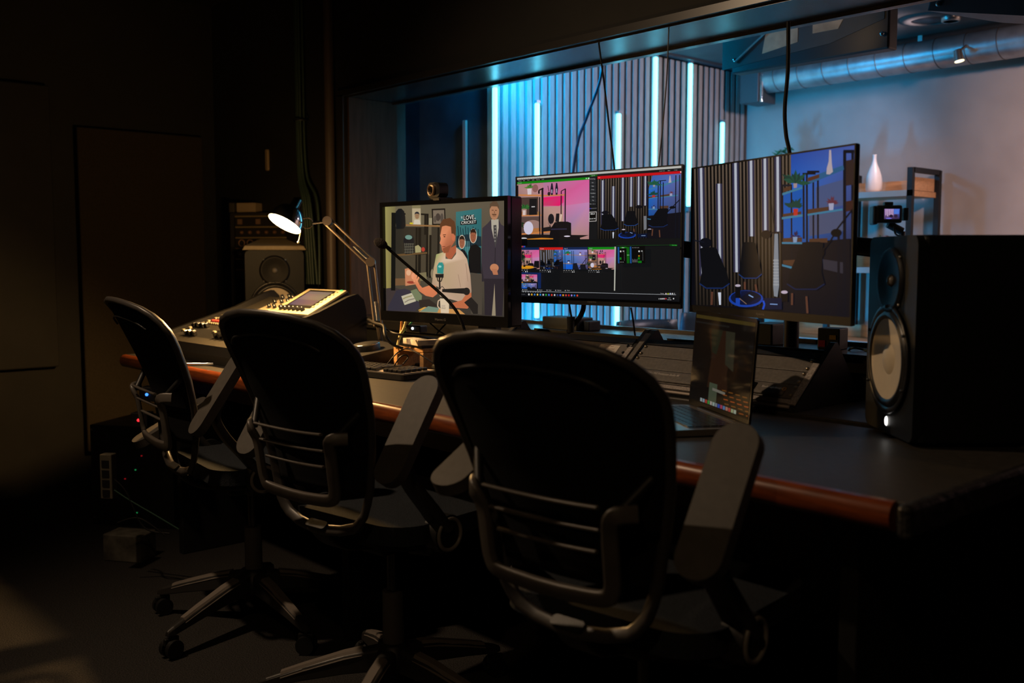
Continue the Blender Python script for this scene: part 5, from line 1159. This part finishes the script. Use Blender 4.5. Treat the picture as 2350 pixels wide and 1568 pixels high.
# ------------------------------------------------------------------ jog controller
t = thing('jog_controller', 'black wedge controller box with big jog dial beside the mixing desk', 'controller', (-2.945, 1.765, DZ))
cw = .20
yz = [(0, 0), (0, .035), (.235, .068), (.235, 0)]
MB(Mx(0)).prism(yz, 0, cw).build('body', mat('controller_black', (.018, .017, .016), .5, spec=.25, noise=.2, scale=80), t, bevel=.004)
Sj = Matrix.Translation((0, 0, .0355)) @ Matrix.Rotation(atan2(.033, .235), 4, 'X')
MB(Sj @ Matrix.Translation((.115, .11, 0))).lathe([(.046, 0), (.046, .018), (.044, .021), (.0001, .021)], 40).build('jog_dial', BLACK, t)
MB(Sj @ Matrix.Translation((.115, .11, .0205))).lathe([(.0455, -.002), (.0465, 0), (.0455, .0015), (.0435, .0005)], 40).build('dial_rim', CHROME, t)
for x, y in ((.04, .03), (.065, .028), (.15, .03)): MB(Sj @ Matrix.Translation((x, y, 0))).lathe([(.006, 0), (.005, .010), (.0001, .011)], 12).build('knob', BLACKG, t)
MB(Sj).box((.16, .19, .0008), (.035, .003, .001)).build('faint_marking', RACKM, t)

# ------------------------------------------------------------------ keyboard
t = thing('keyboard', 'black keyboard with backlit key edges under the webcam monitor', 'keyboard', (-2.365, 1.69, DZ), radians(9))
KW, KD = .46, .17
MB().prism(rrect(KW, KD, .015, 5, -KW / 2, KD / 2), .002, .018).build('case', mat('keyboard_case', (.03, .028, .026), .28), t, bevel=.004)
MB().box((-KW / 2, KD / 2, .0186), (KW - .03, KD - .035, .002)).build('key_bed', mat('key_bed_tan', (.55, .46, .36), .5), t)  # tan colour stands for the backlight between the keys
KEY = mat('key_black', (.02, .02, .02), .35)
kb = MB(); keys = []
for r in range(5):
    x = -KW + .022; y = .026 + r * .0235
    row = [1.25, 1.25, 1.25, 6.2, 1.25, 1.25, 1.25, 1.25] if r == 0 else [1.0 + .25 * r] + [1] * 13
    for wd in row:
        L_ = wd * .0205
        if x + L_ > -.105: break
        keys.append((x + L_ / 2, y, L_)); x += L_
    for k in range(4): keys.append((-.094 + k * .0205, y, .0205))
for x, y, L_ in keys:
    MB().box((x, y, .0245), (L_ - .0050, .0180, .009)).build('key', KEY, t, bevel=.0015)

# ------------------------------------------------------------------ laptop
A = Vector((-1.462, 1.866, 0)); B_ = Vector((-1.172, 1.694, 0))
mid = (A + B_) / 2; rz = atan2(B_.y - A.y, B_.x - A.x)
LWd = .332; LD = .232
t = thing('laptop', 'open silver laptop with dark screen in front of the sloped racks', 'laptop', (mid.x, mid.y, DZ), rz)
ALU = mat('silver_aluminium', (.42, .40, .37), .35, .85, noise=.05, scale=200)
MB().prism(rrect(LWd, LD, .012, 5, 0, -LD / 2), .002, .015).build('base', ALU, t, bevel=.002)
MB().box((0, -.068, .0152), (LWd - .03, .104, .0012)).build('key_well', BLACK, t)
for r in range(6):
    n_ = 14
    for k in range(n_):
        if r == 0 and 4 <= k <= 8:
            if k == 4: MB().box((-.002, -.1115, .0166), (.095, .0145, .0018)).build('key', KEY, t)
            continue
        MB().box((-.130 + k * .020, -.1115 + r * .0172, .0166), (.0172, .0145, .0018)).build('key', KEY, t)
MB().prism(rrect(.13, .078, .005, 3, 0, -.166), .0149, .0156).build('trackpad', mat('trackpad_grey', (.30, .32, .34), .3, .5), t)
LT = Matrix.Translation((0, .004, .012)) @ Matrix.Rotation(radians(-4), 4, 'X')
MB(LT).prism(rrect(LWd, .222, .010, 5, 0, .111), -.0025, .0025, M=Matrix(((1, 0, 0, 0), (0, 0, -1, 0), (0, 1, 0, .004), (0, 0, 0, 1)))).build('lid', BLACKG, t, bevel=.001)
pc = Pic(LWd - .012, .200)
pc.unit([(0, 0), (1, 0), (1, 1), (0, 1)], None, [(20, 13, 10), (14, 12, 12), (22, 14, 8), (14, 12, 12)])
pc.poly([(0, .005), (1, .005), (1, .045), (0, .045)], (70, 58, 24)); pc.poly([(0, .08), (.6, .08), (.6, .10), (0, .10)], (30, 28, 26))
pc.poly([(.25, .14), (.7, .14), (.62, .6), (.66, .8), (.30, .8), (.34, .45)], (44, 26, 16)); pc.poly([(.55, .14), (.7, .14), (.72, .56), (.58, .5)], (48, 46, 34)); pc.poly([(.30, .14), (.5, .14), (.42, .42), (.34, .4)], (36, 36, 24))  # dull patches are screen reflections painted into the picture
pc.poly([(.34, .74), (.48, .74), (.48, .96), (.34, .96)], (70, 78, 60)); pc.poly([(.40, .79), (.62, .80), (.62, .83), (.40, .82)], (120, 116, 104))
for k in range(5): 
    for j in range(4): pc.poly([(.56 + j * .11 + k * .02, .78 + k * .045), (.63 + j * .11 + k * .02, .775 + k * .045), (.64 + j * .11 + k * .02, .785 + k * .045), (.57 + j * .11 + k * .02, .79 + k * .045)], (120 + 20 * (k % 3), 74, 26))
dk = [(150, 160, 160), (130, 150, 160), (170, 60, 50), (60, 140, 60), (170, 160, 150), (150, 170, 160), (120, 130, 140), (40, 70, 170), (160, 60, 90), (80, 120, 170), (170, 120, 100), (170, 70, 60), (150, 160, 120), (160, 170, 150)]
for k, c in enumerate(dk): pc.quad(.2 + k * .045, .945, .236 + k * .045, .985, c)
pc.build('laptop_screen', picture_mat('laptop_picture', .55, .06), t, LT @ Matrix.Translation((0, -.0030, .118)))
MB().cyl((-.11, .003, .013), (.11, .003, .013), .004, n=10).build('hinge', BLACK, t)

# ------------------------------------------------------------------ webcam, gooseneck microphone
wm = Vector((-2.597, 1.773, 0)).lerp(Vector((-2.063, 1.831, 0)), .46)
t = thing('webcam', 'small round webcam clipped on the top edge of the older monitor', 'webcam', (wm.x, wm.y + .012, 1.281), atan2(.054, .525) + radians(-8))
MB().prism(rrect(.062, .044, .016, 5, 0, .028), -.016, .016, M=Matrix(((1, 0, 0, 0), (0, 0, -1, 0), (0, 1, 0, 0), (0, 0, 0, 1)))).build('body', BLACK, t, bevel=.005)
FMw = Matrix(((1, 0, 0, -.006), (0, 0, -1, -.016), (0, 1, 0, .028), (0, 0, 0, 1)))
MB(FMw).lathe([(.017, 0), (.018, .006), (.013, .008), (.012, .003)], 28).build('lens_ring', mat('warm_ring', (.45, .30, .18), .3, .7), t)
MB(FMw).lathe([(.012, .003), (.006, .004), (.0001, .005)], 20).build('lens', BLACKG, t)
MB().box((0, .012, .002), (.05, .05, .010)).build('clip', BLACK, t, bevel=.002)

g0 = on_z(1078, 880, DZ)
t = thing('gooseneck_microphone', 'black gooseneck microphone with foam head crossing in front of the older monitor', 'microphone', (0, 0, 0))
DM = 2.72
gp = [at_d(885, 566, DM), at_d(950, 622, DM), at_d(1000, 664, DM - .02), at_d(1035, 698, DM - .04), at_d(1058, 735, DM - .05), at_d(1072, 790, DM - .05), Vector((at_d(1076, 880, DM - .05).x, at_d(1076, 880, DM - .05).y, DZ + .03))]
MB().tube(smooth_path(gp, 8), .0042, 10).build('flexible_neck', CABLE, t)
hd = at_d(864, 553, DM); he = at_d(884, 565, DM)
dd = (he - hd).normalized()
MB(Matrix.Translation((hd + he) / 2) @ rot_to(dd).to_4x4()).ball((0, 0, 0), .0135, 20, 12, (1, 1, 1.5)).build('foam_head', mat('brown_foam', (.05, .038, .03), .95, noise=.4, scale=300, bump=.5), t)
MB().cyl(tuple(he - dd * .004), tuple(he + dd * .018), .0062, .0046, n=14).build('neck_collar', BLACKG, t)
MB().lathe([(.0001, 0), (.05, 0), (.05, .012), (.012, .03), (.0001, .03)], 28, TR((gp[-1].x, gp[-1].y, DZ))).build('base', BLACK, t)

# ------------------------------------------------------------------ clutter between the keyboard and the older monitor
a = on_z(920, 846, DZ); b_ = on_z(1010, 855, DZ)
t = thing('wooden_riser', 'little pine riser stand on the desk under the older monitor', 'stand', (-2.705, 1.955, DZ + .0005), radians(-4))
MB().box((.0, 0, .035), (.022, .10, .07)).build('leg', PINE, t, bevel=.002)
MB().box((.16, 0, .028), (.022, .10, .056)).build('leg', PINE, t, bevel=.002)
MB().box((.085, 0, .064), (.17, .10, .014)).build('stand_board', PINE, t, bevel=.002)
rl = Vector((-2.705, 1.955, DZ))
o = MB(TR(rz=-.1)).box((.09, .0, .004), (.15, .09, .008)).build('black_notebook', BLACK, bevel=.001, loc=(rl.x, rl.y, DZ + .0715)); tag(o, 'thin black notebook lying on the pine riser', 'notebook')
o = MB(TR(rz=-.22)).box((.105, .0, .009), (.12, .075, .018)).build('white_box', mat('off_white_card', (.72, .64, .55), .6), bevel=.001, loc=(rl.x, rl.y, DZ + .080)); tag(o, 'flat white box on top of the black notebook', 'box')
gbx = on_z(973, 800, DZ + .03)
o = MB(TR(rz=.1)).box((0, 0, .022), (.055, .03, .044)).build('green_box', mat('green_card', (.10, .28, .14), .6), bevel=.001, loc=(-2.78, 2.14, DZ + .008)); tag(o, 'small green and cream carton behind the pine riser', 'box')
o = thing('usb_hub', 'little black hub with a white light under the older monitor', 'hub', tuple(at_d(946, 754, 3.12) - Vector((0, 0, .012))), .2)
MB().box((0, .02, .010), (.06, .035, .022)).build('hub_body', BLACK, o, bevel=.003)
MB().ball((0, .0015, .012), .0045, 12, 8).build('indicator_light', mat('white_light', (1, 1, 1), .5, emis=(.9, .95, 1), estr=1.5), o)
def cable(name, lb, pts, r=.003, m_=None, grp='loose cables on the desk'):
    o = MB().tube(smooth_path(pts, 7), r, 7).build(name, m_ or CABLE); return tag(o, lb, 'cable', grp)
ORG = mat('orange_cable', (.62, .26, .06), .5); YEL = mat('yellow_cable', (.6, .42, .10), .5); GRN = mat('green_cable', (.02, .20, .07), .5); DGRN = mat('dark_green_cable', (.01, .05, .03), .5)
D_ = lambda px, py, d: at_d(px, py, d)
cable('orange_cable', 'orange cable dropping behind the stand of the older monitor', [D_(922, 738, 3.25), D_(920, 760, 3.25), D_(913, 790, 3.22), D_(915, 812, 3.2)], .004, ORG)
cable('yellow_cable', 'yellow cable twisted beside the orange cable', [D_(932, 735, 3.25), D_(926, 755, 3.24), D_(917, 772, 3.23), D_(911, 800, 3.2)], .004, YEL)
cable('green_cable', 'green network cable under the older monitor', [D_(946, 738, 3.27), D_(938, 748, 3.26), D_(929, 756, 3.25), D_(922, 765, 3.25), D_(916, 780, 3.25)], .0035, GRN)
cable('black_cable', 'black cable sagging from the lamp foot towards the green carton', [D_(800, 730, 3.85), D_(835, 742, 3.6), D_(868, 748, 3.4), D_(905, 765, 3.2), D_(960, 773, 3.2), D_(1000, 778, 3.25)], .004)
cable('black_cable', 'black cable looping thickly around the foot of the desk lamp', [D_(805, 718, 3.85), D_(838, 730, 3.6), D_(862, 742, 3.35), D_(880, 748, 3.25), D_(884, 770, 3.2), D_(900, 790, 3.2), D_(925, 800, 3.2)], .005)
cable('black_cable', 'black cable arching over the keyboard corner', [D_(890, 835, 3.0), D_(912, 810, 3.0), D_(935, 801, 3.02), D_(965, 815, 2.98), D_(995, 834, 2.95)], .002)
cable('black_cable', 'thin black cable loop standing on the back of the keyboard', [D_(905, 840, 3.0), D_(918, 820, 3.0), D_(932, 815, 3.0), D_(936, 822, 3.0), D_(925, 836, 2.98)], .002)
cable('black_cable', 'black lead crossing under the older monitor towards its base', [D_(985, 740, 3.0), D_(1005, 758, 3.0), D_(1020, 768, 3.0), D_(1040, 785, 3.0)], .0025)
cable('black_cable', 'black lead crossing the other way under the older monitor', [D_(1028, 738, 3.0), D_(1015, 752, 3.0), D_(1000, 768, 3.0)], .0025)
cable('black_cable', 'thin black lead running from the middle monitor past the older monitor corner', [D_(1165, 690, 2.95), D_(1175, 712, 2.95), D_(1188, 738, 2.95), D_(1195, 752, 2.95)], .002)
cable('black_cable', 'black video cable curling down below the middle monitor', [D_(1340, 695, 2.78), D_(1338, 712, 2.78), D_(1328, 732, 2.8), D_(1312, 750, 2.82), D_(1305, 762, 2.84)], .007)
cable('black_cable', 'thin black power lead with plug hanging below the middle monitor', [D_(1306, 695, 2.8), D_(1309, 715, 2.8), D_(1312, 735, 2.8), D_(1310, 760, 2.82)], .003)
o = MB().cyl((0, 0, 0), (0, .0, -.045), .012, .009, n=14).build('cable_plug', BLACK, loc=D_(1310, 727, 2.8)); tag(o, 'black plug on the lead hanging below the middle monitor', 'plug')
YW = WY0 + .02
cable('black_cable', 'black cable hanging down the glass above the middle monitor', [on_y(1372, 84, YW), on_y(1385, 180, YW), on_y(1398, 290, YW), on_y(1411, 400, YW), on_y(1425, 600, YW)], .003, None, 'cables hanging down the window')
cable('black_cable', 'thin pale cable hanging beside the highest light tube', [on_y(1535, 62, YW), on_y(1530, 180, YW), on_y(1520, 300, YW), on_y(1510, 400, YW), on_y(1500, 560, YW)], .002, mat('grey_cable', (.12, .12, .12), .5), 'cables hanging down the window')
cable('black_cable', 'thick black cable hanging down the glass behind the tallest monitor', [on_y(1809, 50, YW), on_y(1808, 160, YW), on_y(1801, 250, YW), on_y(1804, 310, YW), on_y(1814, 370, YW), on_y(1820, 520, YW)], .0055, None, 'cables hanging down the window')
cable('black_cable', 'dark strand standing for the shadowy reflection of a cable, bending beside the middle monitor', [Vector((on_y(1385, 160, 2.9).x, 2.9, SCH)), on_y(1382, 160, 2.9), on_y(1350, 260, 2.9), on_y(1328, 320, 2.9), on_y(1315, 400, 2.9), on_y(1300, 560, 2.9)], .006, mat('cable_reflection', (.02, .05, .09), .5), 'cables hanging down the window')  # no cable hangs here; a shadowy reflection is built as a strand
cable('black_cable', 'black lead falling below the middle monitor near the tallest monitor', [on_y(1448, 706, YW), on_y(1453, 735, YW), on_y(1458, 775, YW), on_y(1461, 800, YW)], .003)
# things on the window ledge
ZL = OZ0 + .012
def ledge(nm, lb, cat, px, w_, d_, h_, m_, y=2.47, rz=0):
    a = on_y(px, 780, y); o = MB(TR(rz=rz)).box((0, 0, h_ / 2), (w_, d_, h_)).build(nm, m_, bevel=.004, loc=(a.x, y, ZL)); return tag(o, lb, cat)
NAVY = mat('dark_ledge_box', (.02, .03, .04), .45)
ledge('network_box', 'long dark box on the window ledge under the middle monitor', 'box', 1302, .17, .08, .045, NAVY, 2.44)
ledge('power_adapter', 'dark ridged adapter on the window ledge beside the long dark box', 'adapter', 1350, .06, .06, .035, mat('ribbed_black', (.03, .035, .04), .5), 2.46)
ledge('black_case', 'rounded black case on the window ledge behind the monitor arm', 'case', 1768, .075, .10, .062, NAVY, 2.46)
t = thing('tape_box', 'dark cube with red, yellow and brown stickers on the window ledge near the big speaker', 'box', (on_y(1911, 780, 2.46).x, 2.46, ZL), radians(8))
MB().box((0, 0, .029), (.062, .06, .058)).build('box_body', mat('sticker_box', (.03, .035, .03), .5), t, bevel=.003)
for nm, x, z_, w_, h_, c in (('red_sticker', -.018, .016, .018, .018, (.45, .02, .05)), ('yellow_sticker', .012, .034, .018, .012, (.55, .36, .05)), ('brown_sticker', .012, .009, .026, .014, (.30, .17, .09))):
    MB().box((x, -.0306, z_), (w_, .0012, h_)).build(nm, mat(nm, c, .5), t)
cable('white_cable', 'pale cable curled on the window ledge next to the sticker cube', [on_y(1946, 808, 2.44), on_y(1950, 802, 2.45), on_y(1958, 799, 2.45), on_y(1975, 801, 2.46), on_y(1992, 806, 2.46)], .003, mat('pale_cable', (.25, .4, .5), .5))
# small objects on the desk near the nearest chair
a = on_z(1022, 888, DZ + .01)
o = MB(TR(rz=.2)).box((0, 0, .008), (.09, .04, .016)).build('remote_control', BLACKG, bevel=.004, loc=(a.x + .02, a.y, DZ)); tag(o, 'small black remote on the desk half hidden by the nearest chair', 'remote')
a = on_z(1022, 845, DZ + .01)
o = MB(TR(rz=.5)).ball((0, 0, .016), .03, 20, 10, (1.3, .9, .55)).build('computer_mouse', BLACK, loc=(a.x + .015, a.y - .02, DZ)); tag(o, 'black mouse beside the end of the keyboard', 'mouse')

# ------------------------------------------------------------------ floor clutter by the far wall
a = on_z(285, 1288, 0); 
o = MB(TR(rz=radians(35))).box((0, 0, .05), (.155, .10, .10)).build('junction_box', mat('dull_grey_box', (.12, .11, .09), .6, noise=.5, scale=22), bevel=.004, loc=(a.x - .02, a.y + .03, 0)); tag(o, 'dull grey box on the carpet beside the far chair', 'box')
PW = on_z(240, 1240, 0)
t = thing('floor_rack', 'low black equipment case on the floor with tiny lights, left of the far chair', 'equipment case', (PW.x - .22, PW.y + .30, 0), radians(35))
MB().box((0, 0, .21), (.38, .34, .42)).build('case_body', BLACK, t, bevel=.004)
for x, z_ in ((-.18, .40), (-.18, .03)): MB().box((x, -.171, z_), (.008, .004, .008)).build('corner_rivet', STEEL, t)
EM = lambda n, c, s: mat(n, c, .5, emis=c, estr=s)
for x, z_, n, c in ((.02, .24, 'green_led', (.05, .9, .25)), (.02, .06, 'green_led', (.05, .9, .25)), (-.03, .20, 'red_led', (.9, .02, .03)), (.05, .30, 'red_led', (.9, .02, .03))): MB().box((x, -.172, z_), (.005, .003, .004)).build('indicator_light', EM(n, c, .25), t)
ps = D_(249, 1040, 3.42); pe = D_(251, 1143, 3.42)
t = thing('power_strip', 'beige multi-socket power strip fixed upright on the black equipment case', 'power strip', tuple(pe), radians(40))
H_ = (ps - pe).length
MB().box((0, 0, H_ / 2), (.043, .035, H_)).build('strip_body', mat('dull_beige', (.13, .115, .085), .6, noise=.2, scale=20), t, bevel=.003)
for k in range(4): MB().box((0, -.018, H_ * (.13 + .22 * k)), (.026, .004, .024)).build('socket', BLACK, t)
for px, py, n, c, nm in ((336, 906, 'blue_led', (.05, .25, 1.0), 'blue'), (317, 965, 'red_led', (.9, .02, .03), 'red')):
    q = D_(px, py, 3.45); t = thing('extension_block', 'small black wall-side unit with a %s light behind the far chair' % nm, 'electronics', tuple(q), radians(40))
    MB().box((0, .03, 0), (.06, .05, .05)).build('unit_body', BLACK, t, bevel=.003); MB().ball((0, .002, 0), .0055, 10, 6).build('indicator_light', EM(n + '_bright', c, 2.0), t)
for k, (pts, c) in enumerate(((((262, 1125), (300, 1150), (360, 1185), (410, 1215)), DGRN), (((262, 1100), (290, 1130), (330, 1210), (390, 1225)), CABLE), (((270, 1200), (320, 1190), (380, 1230)), CABLE))):
    P_ = [D_(x, y, 3.35) for x, y in pts]
    cable('floor_cable', ('green cable trailing from the power strip', 'black cable trailing from the power strip', 'black cable lying over the dull grey box')[k], P_, .003, c, 'cables on the floor')

# ------------------------------------------------------------------ office chairs
def make_chair(label, loc, rz, base=0, level=None, level_z=.765):
    t = thing('office_chair', label, 'chair', loc, rz, 'mesh office chairs along the desk')
    UB = Matrix.Translation((0, 0, .0777)) @ Matrix.Scale(.93, 4)
    def back_y(z):
        pts = [(.44, -.235), (.50, -.255), (.58, -.262), (.66, -.275), (.74, -.300), (.82, -.335), (.90, -.375), (1.0, -.425)]
        for i in range(len(pts) - 1):
            if z <= pts[i + 1][0]:
                f = (z - pts[i][0]) / (pts[i + 1][0] - pts[i][0]); return pts[i][1] + (pts[i + 1][1] - pts[i][1]) * f
        return pts[-1][1]
    def hw(z):
        pts = [(.46, .07), (.475, .122), (.50, .152), (.56, .174), (.64, .188), (.72, .207), (.82, .228), (.87, .238), (.90, .236), (.925, .225), (.945, .204), (.960, .170), (.970, .115), (.974, .05)]
        for i in range(len(pts) - 1):
            if z <= pts[i + 1][0]:
                f = max(0, (z - pts[i][0]) / (pts[i + 1][0] - pts[i][0])); return pts[i][1] + (pts[i + 1][1] - pts[i][1]) * f
        return .05
    def zc(x, z): return z + .012 * (1 - (x / .238) ** 2) * max(0, (z - .8) / .19)
    bul = lambda x, z: back_y(z) + .055 * (x / .23) ** 2
    zs = [.655 + (.974 - .655) * (1 - (1 - k / 26) ** 1.35) for k in range(27)]
    def panel(u, v):
        z = zs[min(26, round(v * 26))]; x = (2 * u - 1) * hw(z); return (x, bul(x, z), zc(x, z))
    MB(UB).shell(panel, 16, 26, .012).build('backrest', MESHF, t)
    # outer frame loop
    zz = [.462, .475, .49, .51, .54, .58, .62, .66, .70, .75, .80, .85, .88, .90, .925, .945, .960, .970]
    right = [(hw(z), bul(hw(z), z) - .002, zc(hw(z), z)) for z in zz]
    left = [(-x, y, z) for x, y, z in right]
    loop = left[::-1] + [(-.02, bul(.0, .457), .455), (.02, bul(0, .457), .455)] + right + [(.05, bul(.05, .974), zc(.05, .9745)), (0, bul(0, .974), zc(0, .975)), (-.05, bul(.05, .974), zc(.05, .9745))]
    MB(UB).tube(loop, 1, sec=[(x, y) for x, y in rrect(.017, .026, .007, 3)], closed=True, up=(0, 1, 0)).build('back_frame', mat('frame_dark', (.045, .04, .037), .38), t)
    rd = [(-.165, bul(.165, .91) - .010, .905), (-.12, bul(.12, .925) - .010, .925), (0, bul(0, .93) - .010, .937), (.12, bul(.12, .925) - .010, .925), (.165, bul(.165, .91) - .010, .905)]
    MB(UB).tube(smooth_path(rd), .0035, 6).build('grip_ridge', BLACK, t)
    # grey lumbar frame
    gy = lambda z: back_y(z) - .040
    U = [(-.178, gy(.70) + .03, .704), (-.152, gy(.695), .700), (-.139, gy(.66), .665), (-.137, gy(.61), .61), (-.134, gy(.57), .572), (-.116, gy(.555), .553), (-.04, gy(.545), .546), (0, gy(.54), .545)]
    U = U + [(-x, y, z) for x, y, z in U[:-1][::-1]]
    MB(UB).tube(smooth_path(U, 5), 1, sec=[(x, y) for x, y in rrect(.030, .014, .005, 3)], up=(0, 1, 0)).build('lumbar_frame', GREYP, t, label='grey plastic lumbar frame')
    for z, w_ in ((.712, .125), (.672, .120), (.632, .108)):
        MB(UB).tube(smooth_path([(-w_, gy(z), z), (-w_ * .5, gy(z) + .006, z - .004), (0, gy(z) + .010, z - .006), (w_ * .5, gy(z) + .006, z - .004), (w_, gy(z), z)]), 1, sec=[(x, y) for x, y in rrect(.010, .006, .002, 2)]).build('lumbar_rib', GREYP, t)
    def lowmesh(u, v):
        z = .555 + .105 * v; x = (2 * u - 1) * hw(z) * .97; return (x, bul(x, z) + .004, z)
    MB(UB).shell(lowmesh, 12, 6, .004).build('lower_mesh', MESHF, t)
    for s_ in (-1, 1): MB(UB).tube(smooth_path([(s_ * .150, gy(.69) + .01, .70), (s_ * .17, back_y(.72) + .0, .73), (s_ * .19, bul(.19, .75) - .006, .76)]), .009, 8).build('frame_bracket', BLACK, t)
    # spine to the mechanism
    MB(UB).tube(smooth_path([(0, back_y(.47) - .004, .470), (0, -.20, .415), (0, -.12, .39), (0, -.02, .39)]), 1, sec=[(x, y) for x, y in rrect(.07, .022, .008, 3)]).build('back_spine', BLACK, t)
    # seat
    MB(UB).prism(rrect(.47, .45, .09, 8, 0, .035), .432, .478).build('seat', SEATF, t, bevel=.018, seg=4)
    MB(UB).prism(rrect(.43, .41, .08, 6, 0, .035), .412, .432).build('seat_pan', BLACK, t, bevel=.004)
    MB(UB).box((0, .0, .385), (.15, .20, .045)).build('tilt_mechanism', BLACK, t, bevel=.01)
    # column
    MB().cyl((0, 0, .12), (0, 0, .30), .0265, .0255, n=24).build('gas_sleeve', mat('sleeve_grey', (.10, .09, .08), .35), t)
    MB().cyl((0, 0, .30), (0, 0, .43), .0145, n=20).build('gas_piston', mat('piston_dark', (.10, .10, .10), .2, .9), t)
    MB().lathe([(.0001, .085), (.045, .085), (.048, .12), (.038, .168), (.0268, .172)], 28).build('base_hub', BLACK, t)
    for k in range(5):
        a = 2 * pi * k / 5 + base
        R = Matrix.Rotation(a, 4, 'Z')
        leg = MB(R); secs = []
        for x, w_, zt_, zb_ in ((.035, .026, .162, .105), (.12, .024, .146, .098), (.22, .019, .117, .082), (.31, .014, .088, .064), (.330, .008, .078, .064)):
            secs.append([(x, -w_, zb_), (x, w_, zb_), (x, w_ * .8, zt_ - .006), (x, w_ * .45, zt_), (x, -w_ * .45, zt_), (x, -w_ * .8, zt_ - .006)])
        vs = [v for s_ in secs for v in s_]; n6 = 6
        leg.add(vs, [(i * 6 + j, i * 6 + (j + 1) % 6, (i + 1) * 6 + (j + 1) % 6, (i + 1) * 6 + j) for i in range(4) for j in range(6)] + [tuple(range(6))[::-1], tuple(range(24, 30))])
        lg = leg.build('base_leg', mat('leg_black', (.03, .028, .026), .4), t, bevel=.003)
        cap = MB(R); cv = []
        for x, w_, z_ in ((.075, .0215, .1560), (.12, .0215, .1468), (.22, .0172, .1178), (.275, .0145, .1002)):
            cv += [(x, -w_, z_ - .012), (x, -w_ * .5, z_ + .0022), (x, w_ * .5, z_ + .0022), (x, w_, z_ - .012)]
        cap.add(cv, [(i * 4 + j, (i + 1) * 4 + j, (i + 1) * 4 + (j + 1) % 4, i * 4 + (j + 1) % 4) for i in range(3) for j in range(4)] + [(0, 1, 2, 3), (15, 14, 13, 12)])
        cap.build('leg_cover', mat('leg_cover_grey', (.22, .19, .165), .35), lg, label='grey top cover')
        cs = Matrix.Rotation(a, 4, 'Z') @ Matrix.Translation((.315, 0, .029)) @ Matrix.Rotation(a * 1.7 + .6, 4, 'Z')
        w2 = MB(cs)
        for s_ in (-1, 1): w2.cyl((0, s_ * .007, -.002), (0, s_ * .022, -.002), .026, n=20)
        cst = w2.build('caster', BLACK, t)
        MB(cs).cyl((0, 0, .0), (0, 0, .042), .007, n=10).box((0, 0, .018), (.045, .012, .022)).build('caster_fork', BLACK, cst, bevel=.003)
    # flip-up arms
    for s_ in (-1, 1):
        X = s_ * .245
        MB(UB).tube([(s_ * .14, -.05, .39), (s_ * .215, -.06, .40), (X - s_ * .012, -.06, .43)], 1, sec=[(x, y) for x, y in rrect(.05, .022, .008, 3)]).build('arm_bracket', BLACK, t)
        arm = MB(UB).cyl((X - s_ * .026, -.06, .45), (X + s_ * .020, -.06, .45), .047, n=32).build('arm_pivot', BLACK, t, bevel=.004)
        rg = [(X + s_ * .021, -.06 + .038 * cos(q), .45 + .038 * sin(q)) for q in [2 * pi * i / 28 for i in range(28)]]
        MB(UB).tube(rg, .0052, 8, closed=True, up=(1, 0, 0)).build('pivot_ring', mat('ring_grey', (.26, .24, .22), .32), arm)
        bl = smooth_path([(X, -.065, .465), (X, -.11, .52), (X, -.165, .585), (X, -.195, .645), (X, -.18, .69), (X, -.16, .73)], 5)
        MB(UB).tube(bl, [1.25 - .45 * i / (len(bl) - 1) for i in range(len(bl))], sec=[(x, y) for x, y in rrect(.022, .055, .010, 3)], up=(1, 0, 0)).build('arm_blade', mat('arm_black', (.035, .032, .03), .45), t)
        pd = Matrix.Translation((X, -.175, .745)) @ Matrix.Rotation(radians(56), 4, 'X')
        if s_ == level: pd = Matrix.Translation((X, -.165, level_z)) @ Matrix.Rotation(radians(28), 4, 'X')
        MB(pd).prism(rrect(.078, .255, .036, 8), -.012, .012).build('arm_pad', PADM, t, bevel=.006, seg=3)
    return t
make_chair('nearest black mesh office chair, in front of the laptop', (-1.15, 1.355, 0), radians(7), radians(-30), -1)
make_chair('black mesh office chair in the middle of the three, before the keyboard', (-1.965, 1.368, 0), radians(8), radians(7))
make_chair('farthest black mesh office chair, before the mixing desk', (-2.73, 1.39, 0), radians(-7), radians(6), -1, .60)
